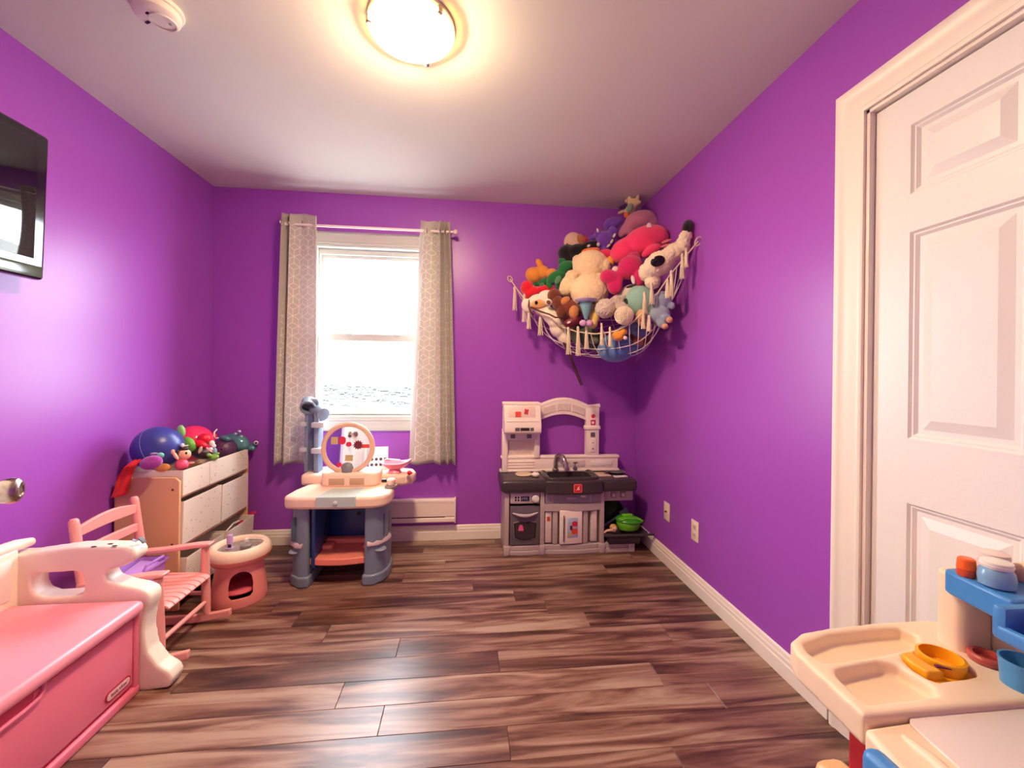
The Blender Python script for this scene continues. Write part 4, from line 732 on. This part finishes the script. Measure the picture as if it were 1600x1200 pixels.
tas = [(804, 449, 36, 7), (819, 461, 42, 7), (826, 486, 28, 7), (844, 490, 34, 8), (888, 512, 42, 8), (903, 512, 44, 8), (916, 511, 34, 7), (940, 506, 34, 6), (953, 512, 30, 6), (1007, 458, 32, 8), (1005, 486, 28, 7), (1018, 444, 32, 8), (1014, 494, 24, 7), (1049, 424, 40, 8), (1043, 438, 28, 7), (1066, 398, 38, 8), (1072, 388, 30, 6)]
for x, y, h_, w_ in tas:
    a = pt(x, y, ('H', -.045)); s = scale_at(a); L_ = h_*s; w = w_*s*.55; sh = [ell(a+Vector((0, 0, -.004)), (w*.55, w*.55, w*.8), None, 10, 6)]
    for k_ in range(9):
        an = k_*2.4; r = w*(.25+.75*(k_ % 3)/2); dx, dy = math.cos(an)*r, math.sin(an)*r
        sh.append(tube([a+Vector((dx*.3, dy*.3, -.004)), a+Vector((dx*.6, dy*.6, -L_*.4)), a+Vector((dx*.9, dy*.9, -L_*.9)), a+Vector((dx*1.15, dy*1.15, -L_))], [.0028, .0030, .0030, .0024], 6))
    part('tassel', ham, ROPE, *Wh(*sh), *Wh(tube([a+Vector((w*.5*math.cos(k*math.pi/6), w*.5*math.sin(k*math.pi/6), -.012)) for k in range(12)], .002, 5, True)))
# ------------------------------------------------------------------ plush toys: each blob is an ellipsoid at its own depth in the corner
def H_(o): return ('H', o)
def plush_toy(name, label, mat, blobs, parts=(), vox=.006, cat='plush toy', it=5, shag=0):
    c = pt(blobs[0][0], blobs[0][1], blobs[0][4]); t = thing(name, label, cat, c); q = c
    b = fuse('body', t, mat, local([blob(*x) for x in blobs], q), vox, it, shag)
    for p in parts: part(p[0], t, p[1], *local([blob(*x) for x in p[2]], q))
    return t
EYE_ = M('plush_eye', (8, 8, 10), .12)
TAGW = M('cloth_tag', (240, 226, 220), .7)
plush_toy('blue_plush_ball', 'round denim blue plush at the bottom of the hammock net', plush('pl_blue', (96, 136, 190), .5, 160), [(964, 543, 31, 23, H_(.14), 12, 28), (990, 538, 16, 15, H_(.18))], vox=.008)
plush_toy('dark_green_plush', 'dark olive green plush inside the hammock net', plush('pl_olive', (66, 80, 62)), [(915, 526, 26, 18, H_(.10), -20, 22), (938, 538, 18, 14, H_(.14)), (888, 520, 16, 13, H_(.10), -30), (898, 512, 10, 8, H_(.1))], [('patch', plush('pl_sage', (120, 136, 104)), [(928, 532, 8, 6, H_(.055))])], vox=.007)
plush_toy('maroon_plush', 'maroon plush bulging through the right side of the net', plush('pl_maroon', (112, 30, 44)), [(1000, 527, 16, 15, H_(.16)), (1004, 514, 12, 10, H_(.16))], [('snout', plush('pl_brick', (158, 74, 62)), [(998, 533, 8, 8, H_(.095))])])
plush_toy('slate_blue_plush', 'slate blue satin plush behind the netting', M('pl_slate', (112, 128, 178), .5, .1, 30), [(985, 513, 20, 9, H_(.09), 12), (1000, 520, 12, 8, H_(.10))])
plush_toy('teal_plush', 'pale teal round plush on the right of the hammock', plush('pl_teal', (150, 196, 184), .4), [(1000, 470, 22, 25, H_(.10), 20, 22), (1016, 478, 14, 16, H_(.12))])
plush_toy('grey_bunny', 'grey blue plush bunny with tan feet over the right edge', plush('pl_greyblue', (150, 164, 186), .5), [(1030, 492, 17, 14, H_(.02)), (1034, 470, 16, 15, H_(.06)), (1040, 497, 9, 7, H_(-.01), -10), (1034, 506, 9, 7, H_(-.01), -30), (1050, 478, 5, 6, H_(.05))], [('foot_pad', plush('pl_tan', (222, 158, 122)), [(1046, 500, 5, 5, H_(-.03)), (1039, 510, 5, 4.5, H_(-.03))])])
plush_toy('peach_plush', 'small peach plush face between teal and blue toys', plush('pl_peach', (228, 172, 136)), [(1002, 495, 9, 12, H_(.03)), (1003, 504, 7, 6, H_(.02))], [('nose', plush('pl_rust', (190, 92, 52)), [(1003, 500, 3.5, 3, H_(-.01))])])
plush_toy('dog_plush', 'grey and white plush dog with pink snout', plush('pl_offwhite', (222, 208, 196)), [(984, 458, 20, 13, H_(.12), 18, 16), (968, 466, 10, 8, H_(.08))], [('snout', plush('pl_rose', (232, 160, 164)), [(963, 466, 6, 5, H_(.045))]), ('ear', plush('pl_charcoal', (52, 48, 56)), [(978, 472, 6, 6, H_(.05)), (990, 447, 12, 3, H_(.085), 12)]), ('cloth_tag', TAGW, [(989, 437, 3, 7, H_(.02), 12, 1)])])
plush_toy('magenta_plush', 'magenta plush creature with curled tail lying on the pile', plush('pl_magenta', (206, 22, 98), .4), [(985, 418, 20, 19, H_(.08), 20, 18), (1000, 432, 10, 16, H_(.07)), (952, 433, 15, 12, H_(.02), -15, 12), (966, 432, 16, 9, H_(.05), 20), (967, 442, 6, 16, H_(.03), -5), (958, 448, 9, 13, H_(.03), 20), (992, 402, 9, 9, H_(.10)), (985, 398, 6, 4, H_(.10), 20)], [('cloth_tag', TAGW, [(961, 420, 5, 4, H_(.04), 30, 1)])])
plush_toy('hot_pink_plush', 'big hot pink plush bird cushion near the ceiling', plush('pl_hotpink', (255, 58, 112), .3), [(1006, 378, 36, 24, H_(.22), 22, 26), (978, 392, 26, 20, H_(.18), 30, 22), (1022, 372, 22, 20, H_(.24)), (1018, 392, 18, 8, H_(.14), 30), (948, 397, 13, 8, H_(.20), -10)], [('beak', plush('pl_amber', (248, 176, 60)), [(954, 408, 5, 8, H_(.13), 20)]), ('leg', plush('pl_salmon', (242, 132, 128)), [(1042, 377, 9, 2.5, H_(.16), 20)]), ('leg', MATS['pl_salmon'], [(1041, 384, 9, 2.5, H_(.15), 12)]), ('cloth_tag', TAGW, [(1014, 354, 4, 6, H_(.16), -5, 1)])], vox=.008)
plush_toy('mauve_plush', 'big dusty mauve plush octopus wedged in the ceiling corner', plush('pl_mauve', (196, 122, 150), .3), [(1000, 346, 25, 16, H_(.40), 12, 22), (1014, 352, 15, 16, H_(.42)), (982, 354, 16, 9, H_(.34), 42), (972, 364, 6, 8, H_(.32), -30), (984, 362, 8, 5, H_(.32))], vox=.008)
plush_toy('purple_dragon', 'violet plush dragon with white spikes beside the mauve plush', plush('pl_violet', (116, 62, 176), .3), [(946, 376, 14, 15, H_(.26), 20), (936, 366, 8, 7, H_(.24)), (956, 350, 13, 10, H_(.32), 20), (966, 345, 7, 6, H_(.32)), (928, 371, 10, 4, H_(.25), 5), (945, 390, 6, 6, H_(.24)), (957, 364, 8, 10, H_(.28))], [('spike', TAGW, [(960, 368, 2, 4, H_(.235), -25)]), ('spike', TAGW, [(956, 377, 2, 4, H_(.225), -30)]), ('spike', TAGW, [(951, 384, 2, 4, H_(.215), -50)]), ('horn', TAGW, [(934, 360, 1.6, 3.4, H_(.20), 20)]), ('tooth', TAGW, [(935, 382, 3, 3, H_(.20))])])
plush_toy('rainbow_plush', 'small rainbow plush creature perched under the ceiling', plush('pl_sand', (228, 200, 150), .3), [(990, 318, 9, 8, H_(.40)), (985, 328, 8, 9, H_(.40), -20), (984, 310, 2.6, 5, H_(.38), 20), (996, 310, 3, 6, H_(.38), -15), (979, 314, 3, 3, H_(.38)), (998, 316, 4, 3, H_(.38)), (972, 331, 8, 2.5, H_(.38), 20)], [('belly', plush('pl_seagreen', (140, 166, 140)), [(984, 325, 5, 8, H_(.365), -20)]), ('wing', plush('pl_deepviolet', (64, 26, 96)), [(974, 323, 8, 4, H_(.39), 25)]), ('leg', plush('pl_orange', (240, 112, 56)), [(979, 336, 4, 5, H_(.37), 20)])], vox=.004)
plush_toy('white_llama', 'shaggy white plush with big black eyes and black tipped tail', plush('pl_cream', (242, 222, 194), 1.0, 120), [(1030, 412, 27, 19, H_(.02), 30, 20), (1050, 395, 20, 13, H_(.02), 40), (1066, 384, 12, 13, H_(.03), -10, 12), (1071, 370, 10, 10, H_(.03)), (1058, 392, 14, 12, H_(.025), 40), (1012, 425, 14, 15, H_(.03), 0), (1020, 440, 12, 12, H_(.03))], [('tail_tip', plush('pl_black', (14, 12, 16)), [(1074, 356, 8, 13, H_(.03), -8, 8)]), ('eye', EYE_, [(1028, 408, 12, 8.5, H_(-.055), 20, 5)]), ('eye_glint', TAGW, [(1021, 403, 2.2, 1.8, H_(-.078), 0, 1)])], vox=.005, shag=.012)
plush_toy('cream_bear', 'large fluffy cream plush bear in the middle of the pile', plush('pl_butter', (246, 216, 172), .9, 140), [(923, 415, 28, 24, H_(.10), 0, 24), (921, 455, 30, 28, H_(.04), 0, 26), (888, 446, 13, 19, H_(.03), -25, 13), (902, 408, 8, 10, H_(.1)), (946, 416, 8, 12, H_(.1)), (893, 432, 10, 10, H_(.05)), (940, 440, 12, 14, H_(.06))], [('tuft', plush('pl_tangerine', (240, 112, 40), .9, 140), [(923, 392, 15, 5, H_(.085), 8)])], vox=.0055, shag=.011)
plush_toy('black_plush', 'long black plush with white patch lying above the green one', plush('pl_ink', (16, 14, 20), .3), [(887, 396, 16, 14, H_(.20), 0, 14), (903, 392, 18, 11, H_(.20), 8), (925, 382, 16, 6, H_(.22), 8)], [('eye_patch', TAGW, [(920, 384, 3, 2, H_(.17), 30)])])
plush_toy('cow_plush', 'cream plush face with brown ear at the top of the pile', plush('pl_ecru', (240, 206, 172), .3), [(895, 378, 14, 15, H_(.30)), (903, 384, 12, 10, H_(.30))], [('ear', plush('pl_sienna', (190, 112, 74)), [(908, 374, 6, 9, H_(.26), 20, 4)]), ('ear', plush('pl_scarlet', (206, 44, 48)), [(915, 374, 3, 5, H_(.255))]), ('eyelid', EYE_, [(886, 383, 1.4, 3, H_(.235), -10, 1)])])
plush_toy('orange_plush', 'plain orange plush with two stubby raised paws', plush('pl_apricot', (248, 158, 62), .3), [(834, 430, 14, 13, H_(.14), 0, 12), (825, 414, 6, 12, H_(.14), -8), (843, 412, 5, 9, H_(.15), 30), (862, 428, 9, 9, H_(.16)), (849, 426, 10, 11, H_(.17))])
plush_toy('green_dragon', 'bottle green plush dragon with a long tail', plush('pl_green', (28, 118, 58), .3), [(884, 417, 14, 9, H_(.12), 25), (870, 433, 17, 10, H_(.09), 25), (852, 440, 12, 6, H_(.08), 15), (838, 444, 9, 3.5, H_(.08), 10), (878, 408, 7, 5, H_(.13)), (874, 443, 7, 9, H_(.06)), (858, 447, 5, 7, H_(.06))], [('paw', plush('pl_moss', (84, 140, 96)), [(847, 446, 4, 4, H_(.04)), (872, 438, 5, 7, H_(.03), -20)])], vox=.005)
plush_toy('red_plush', 'bright red plush lying behind the horse head', plush('pl_red', (232, 20, 44), .3), [(824, 450, 11, 12, H_(.04), 10), (836, 456, 12, 9, H_(.05)), (853, 452, 16, 7, H_(.06), 5), (826, 460, 8, 8, H_(.03))], [('eye', TAGW, [(818, 448, 2, 2, H_(-.0))])])
plush_toy('brown_bear', 'dark brown plush bear with tan face beside the horse', plush('pl_chestnut', (122, 50, 30), .5), [(890, 482, 14, 15, H_(.0)), (880, 490, 12, 10, H_(.0)), (902, 486, 8, 10, H_(.01))], [('ear', plush('pl_caramel', (204, 128, 74)), [(883, 470, 9, 6, H_(-.05), 35, 5)]), ('face', MATS['pl_caramel'], [(897, 488, 8, 11, H_(-.04))])])
plush_toy('wine_plush', 'small glossy wine red plush under the brown bear', M('pl_wine', (110, 20, 36), .45, .1, 30), [(893, 504, 13, 8, H_(-.03), 8), (900, 500, 8, 7, H_(-.03))], [('mark', TAGW, [(889, 504, 3, 1.6, H_(-.075), 25, 1)])], vox=.005)
plush_toy('yellow_plush', 'soft yellow plush half hidden behind the teal cone', plush('pl_yellow', (242, 206, 120), .3), [(929, 494, 8, 13, H_(.0)), (926, 505, 8, 9, H_(.0))])
plush_toy('grey_pompom', 'curly grey beige plush pompom at the front of the hammock', plush('pl_taupe', (206, 186, 174), 1.0, 90), [(946, 482, 16, 15, H_(-.04), 0, 15), (962, 472, 14, 9, H_(.0), 20), (970, 480, 12, 8, H_(.0))], vox=.0045, it=2, shag=.016)
# yarn ball wound from cord
c = pt(975, 493, H_(-.05)); s = scale_at(c); t = thing('yarn_ball', 'cream yarn ball with visible strands hanging in the hammock', 'yarn ball', c)
part('core', t, ROPE, ell((0, 0, 0), (12.5*s, 12.5*s, 13*s)))
for k_ in range(5):
    m_ = Euler((random.random()*3, random.random()*3, random.random()*3)).to_matrix()
    part('strand', t, M('yarn_strand', (244, 226, 200), .9), tube([m_ @ (Vector((math.cos(a*.35)*14*s, math.sin(a*.35)*14*s, 0))+Vector((0, 0, (a/90-.5)*14*s)))*(1-.12*abs(a/90-.5)) for a in range(91)], .0022, 5))
plush_toy('orange_duckling', 'tiny orange plush caught in the net above the blue ball', plush('pl_marigold', (240, 160, 60), .4), [(966, 524, 10, 9, H_(-.01)), (974, 518, 6, 6, H_(-.01))], [('wing', TAGW, [(977, 528, 3, 3, H_(-.04))])], vox=.005)
# lavender and teal cone
c = pt(916, 482, H_(-.07)); s = scale_at(c); t = thing('teal_cone', 'shiny teal fabric cone with lavender ruffle and bow', 'plush toy', c); LVR = M('lavender_tulle', (178, 166, 206), .8, .1, 40)
part('cone', t, M('teal_satin', (130, 184, 190), .28, .05, 20), lathe([(.1*s, -18*s), (3*s, -16*s), (11*s, 9*s), (10*s, 11*s), (.1*s, 12*s)], 24))
part('ruffle', t, LVR, lathe([((14+2.0*(k_ % 2))*s, (8+3*(k_ % 2))*s) for k_ in range(1)]+[(9*s, 8*s), (16*s, 12*s), (17*s, 14*s), (10*s, 14*s), (2*s, 13*s)], 18)); part('bow', t, M('lilac_bow', (206, 158, 200), .7), *[ell((x*s, -1*s, -23*s), (6*s, 4*s, 5*s)) for x in (-5, 5)])
# hobby horse
c = pt(845, 474, H_(-.03)); t = thing('hobby_horse', 'hobby horse with white face, brown mane and dark stick', 'hobby horse', c); hq = c
WHP = plush('pl_horse', (246, 228, 206), .3); BRP = plush('pl_mane', (112, 48, 26), .9, 120)
fuse('head', t, WHP, local([blob(*x) for x in [(824, 478, 9, 12, H_(-.05), 20), (838, 472, 17, 12, H_(-.04), 25, 12), (854, 466, 15, 13, H_(-.03), 10, 12), (848, 484, 17, 11, H_(-.03), -30), (862, 494, 16, 13, H_(-.01), -35, 14), (868, 502, 13, 12, H_(.0)), (872, 514, 13, 15, H_(.03), 35), (882, 528, 9, 12, H_(.05), 35)]], hq), .006)
part('face_patch', t, plush('pl_buff', (226, 166, 110), .3), *local([blob(842, 475, 13, 7, H_(-.085), 5, 4)], hq)); part('mane', t, BRP, *local([blob(866, 462, 11, 11, H_(-.05), -30, 10), blob(872, 474, 10, 13, H_(-.05), 20, 10), blob(878, 486, 9, 11, H_(-.045), 0, 9)], hq))
part('ear', t, WHP, *local([blob(857, 472, 6, 5, H_(-.10), -20, 3)], hq)); part('inner_ear', t, plush('pl_umber', (128, 70, 50)), *local([blob(857, 472, 3.5, 3, H_(-.112), -20, 2)], hq)); part('eye', t, EYE_, *local([blob(838, 473, 2.6, 3, H_(-.112), 0, 2)], hq))
BRI = M('bridle_leather', (92, 40, 26), .5)
part('noseband', t, BRI, *local([tube([pt(x, y, H_(o)) for x, y, o in [(830, 462, -.06), (827, 470, -.092), (826, 479, -.108), (829, 487, -.105), (834, 492, -.08)]], .006, 8)], hq)); part('cheek_strap', t, BRI, *local([tube([pt(x, y, H_(o)) for x, y, o in [(829, 480, -.105), (845, 487, -.105), (858, 491, -.105), (868, 496, -.105), (880, 495, -.105)]], .0055, 8)], hq))
part('stick', t, M('stick_wood', (74, 22, 40), .4, .1, 10), *local([tube([pt(866, 500, H_(.0)), pt(887, 548, H_(.05)), pt(909, 602, H_(.08))], .0105, 10)], hq))
# ------------------------------------------------------------------ toys on the organiser
def X_(v): return ('X', v)
def toy(name, label, px, py, pl, cat='toy'): c = pt(px, py, pl); return thing(name, label, cat, c), c, scale_at(c)
def ball(name, label, px, py, r, pl, mat, seam=None):
    t, c, s = toy(name, label, px, py, pl, 'ball'); part('ball', t, mat, ell((0, 0, 0), (r*s, r*s, r*s), None, 32, 20)); R_ = r*s
    if seam: part('seam', t, seam, tube([(-.06*R_*0+R_*1.001*math.cos(a*math.pi/20)*.36, -R_*1.001*abs(math.cos(math.asin(min(1, .36*abs(math.cos(a*math.pi/20))+0))))*math.cos((a-10)*math.pi/20) if False else -R_*math.sqrt(max(0, 1.002-(.36*math.cos(a*math.pi/20))**2-math.sin((a-10)*math.pi/20)**2*.9)), R_*.95*math.sin((a-10)*math.pi/20)) for a in range(1, 20)], .0016, 5))
    else: part('valve', t, BLACK, ell((R_*.3, -R_*.93, R_*.2), (.004, .002, .004)))
    return t
ball('blue_ball', 'large navy blue rubber ball on the toy organizer', 247, 700, 33.5, X_(-1.56), M('ball_navy', (58, 66, 150), .35, .06, 4), M('ball_seam', (130, 130, 190), .4))
ball('pink_ball', 'glossy hot pink ball behind the green toy', 303, 692, 27, X_(-1.575), M('ball_pink', (244, 56, 104), .18, .04, 4))
ball('glitter_ball', 'dark purple glitter ball on the far end of the organizer', 350, 703, 18, X_(-1.50), M('ball_glitter', (92, 54, 96), .3, .8, 220, .3, 200))
t, c, s = toy('red_ribbon', 'long shiny red ribbon draped over the organizer end', 215, 722, X_(-1.60), 'ribbon')
rp = [pt(230, 712, X_(-1.56)), pt(217, 717, X_(-1.58)), pt(204, 728, X_(-1.60)), pt(196, 742, ('Y', 2.214)), pt(191, 758, ('Y', 2.21)), pt(185, 776, ('Y', 2.205))]
wv = [.004, .018, .026, .030, .031, .036]
def rib(u, v):
    x = u*5; i = min(4, int(x)); p = rp[i].lerp(rp[i+1], x-i); w = wv[i]+(wv[i+1]-wv[i])*(x-i); return p+Vector((1, .0, .22))*(v-.5)*2*w+Vector((0, -.004*math.sin(v*9+u*4), 0))-c
part('strip', t, M('ribbon_red', (244, 30, 22), .35, .06, 10, sheen=.2), grid(rib, 30, 12), solid=.0015, smooth=180); part('knot', t, MATS['ribbon_red'], ell(rp[0]-c, (.012, .012, .008)))
def toyblobs(name, label, pl, items, cat='toy'):
    c = pt(items[0][2][0][0], items[0][2][0][1], pl(items[0][2][0][4]) if callable(pl) else pl); t = thing(name, label, cat, c)
    for nm, m_, bl in items: part(nm, t, m_, *local([blob(b[0], b[1], b[2], b[3], X_(b[4]), *(b[5:])) for b in bl], c))
    return t
xx = lambda v: X_(v)
toyblobs('purple_shell_toy', 'magenta purple furry shell toy with teal knob', xx, [('shell', plush('pl_orchid', (168, 60, 160), .8, 120), [(236, 723, 17, 11, -1.50, 15, 10)]), ('knob', plastic('aqua', (120, 196, 190)), [(250, 711, 6, 6, -1.50)]), ('rod', plastic('lilac_rod', (196, 186, 214)), [(238, 709, 9, 2, -1.52, 3)])])
toyblobs('orange_disc', 'orange tan plastic disc leaning in the trough', xx, [('disc', plastic('tan_orange', (232, 160, 84)), [(254, 731, 12, 7, -1.50, 10, 4)]), ('rim', plastic('tan_dark', (196, 120, 58)), [(263, 730, 5, 6, -1.51, -20, 4)])])
toyblobs('green_toy', 'leaf green segmented toy lying over the balls', xx, [('body', plastic('leaf_green', (108, 176, 62)), [(296, 694, 8, 13, -1.50, 35, 7)]), ('crest', plastic('mint_green', (140, 198, 116)), [(283, 674, 6, 10, -1.52, 5, 5)]), ('tail', plastic('leaf_dark', (78, 140, 44)), [(303, 703, 6, 8, -1.49, 40, 6)])])
toyblobs('tiara_doll', 'doll with tiara, dark hair and pink dress, arms raised', xx, [('head', M('doll_face', (244, 178, 152), .5), [(287, 710, 10, 9, -1.44)]), ('hair', M('doll_hair', (52, 28, 34), .5), [(284, 703, 10, 6, -1.45, 15), (278, 710, 4, 8, -1.455)]), ('tiara', WHITE, [(286, 698, 9, 1.8, -1.445, 15), (285, 696, 2.5, 3.5, -1.44, 10)]), ('dress', plastic('doll_pink', (244, 92, 132)), [(284, 726, 9, 9, -1.44)]), ('arm', MATS['doll_face'], [(274, 712, 2.6, 8, -1.44, 35), (270, 706, 2.6, 4, -1.44)]), ('arm', MATS['doll_face'], [(297, 724, 7, 2.4, -1.43, 10)]), ('eye', BLACK, [(291, 708, 1.6, 2, -1.395)])], 'doll')
toyblobs('red_hat_toy', 'red toy with white trim beside the pink ball', xx, [('cap', plastic('toy_red', (226, 24, 52)), [(319, 686, 10, 9, -1.48), (312, 694, 12, 6, -1.46, -18)]), ('pompom', MATS['toy_red'], [(332, 682, 6, 6, -1.50)]), ('trim', WHITE, [(331, 693, 4, 5, -1.44), (329, 702, 3, 3, -1.43)])])
toyblobs('white_blue_figure', 'tiny white and blue figure by the red toy', xx, [('body', plastic('pale_blue', (160, 178, 214)), [(335, 705, 3.5, 6, -1.43)]), ('head', WHITE, [(334, 697, 3.2, 3.2, -1.43)])])
toyblobs('dark_shell_toy', 'dark striped dome toy with pink rim and green leaves', xx, [('dome', M('toy_dark', (58, 36, 50), .4, .3, 20), [(313, 707, 16, 10, -1.46, -18, 9)]), ('rim', plastic('rim_pink', (232, 150, 156)), [(320, 699, 14, 2.2, -1.44, -32, 3)]), ('stripe', plastic('stripe_cream', (214, 200, 160)), [(313, 703, 2.5, 6, -1.40, -20, 2)]), ('leaf', plastic('leaf_lime', (140, 190, 90)), [(332, 715, 10, 5, -1.41, 10), (326, 711, 5, 3, -1.41, -20), (338, 710, 5, 3, -1.41, 30)])])
c = pt(372, 693, X_(-1.47)); t = thing('foil_fish', 'shiny dark teal inflated toy with white curled tail', 'toy', c); FOIL = M('foil_teal', (96, 150, 156), .14, .2, 30, metal=.35)
fuse('body', t, FOIL, local([blob(369, 692, 21, 15, X_(-1.47), -18, 13), blob(386, 700, 14, 6, X_(-1.46), -5), blob(393, 697, 8, 4.5, X_(-1.455), 20), (blob(352, 685, 9, 5, X_(-1.48), -15))], c), .005)
part('head', t, M('foil_violet', (96, 84, 130), .2, .2, 30, metal=.3), *local([blob(398, 693, 6, 5.5, X_(-1.45))], c)); part('eye', t, WHITE, *local([blob(400, 692, 3.4, 3.4, X_(-1.415))], c)); part('pupil', t, BLACK, *local([blob(400, 692, 1.5, 1.7, X_(-1.395))], c)); part('tail_curl', t, WHITE, *local([tube([pt(x, y, X_(-1.48)) for x, y in [(339, 671), (335, 675), (334, 681), (337, 685), (341, 684)]], .004, 6)], c))
for px, py in ((368, 678), (377, 682), (386, 690), (374, 674)): part('spot', t, M('foil_pale', (170, 196, 200), .2), *local([blob(px, py, 2.6, 2, X_(-1.43), -20)], c))
c = pt(395, 805, X_(-1.42)); t = thing('magenta_cloth', 'magenta cloth spilling from the end of the low fabric bin', 'cloth', c); part('fold', t, M('cloth_magenta', (190, 28, 96), .7), *local([blob(384, 810, 9, 5, X_(-1.42), 35), blob(394, 803, 7, 4, X_(-1.40), 20)], c)); part('fringe', t, MATS['cloth_magenta'], *local([blob(374, 818, 8, 3, X_(-1.42), 40)], c))
c = pt(345, 838, X_(-1.43)); t = thing('white_rolled_cloth', 'crumpled white cloth in the low fabric bin', 'cloth', c); part('bundle', t, M('cloth_white', (232, 212, 210), .8, .1, 30, .4, 60), *local([blob(345, 838, 9, 7, X_(-1.45), 20), blob(336, 843, 6, 5, X_(-1.45))], c)); part('strap', t, WHITE, *local([tube([pt(x, y, X_(-1.42)) for x, y in [(352, 832), (364, 818), (373, 814), (376, 820), (364, 832)]], .005, 6)], c))
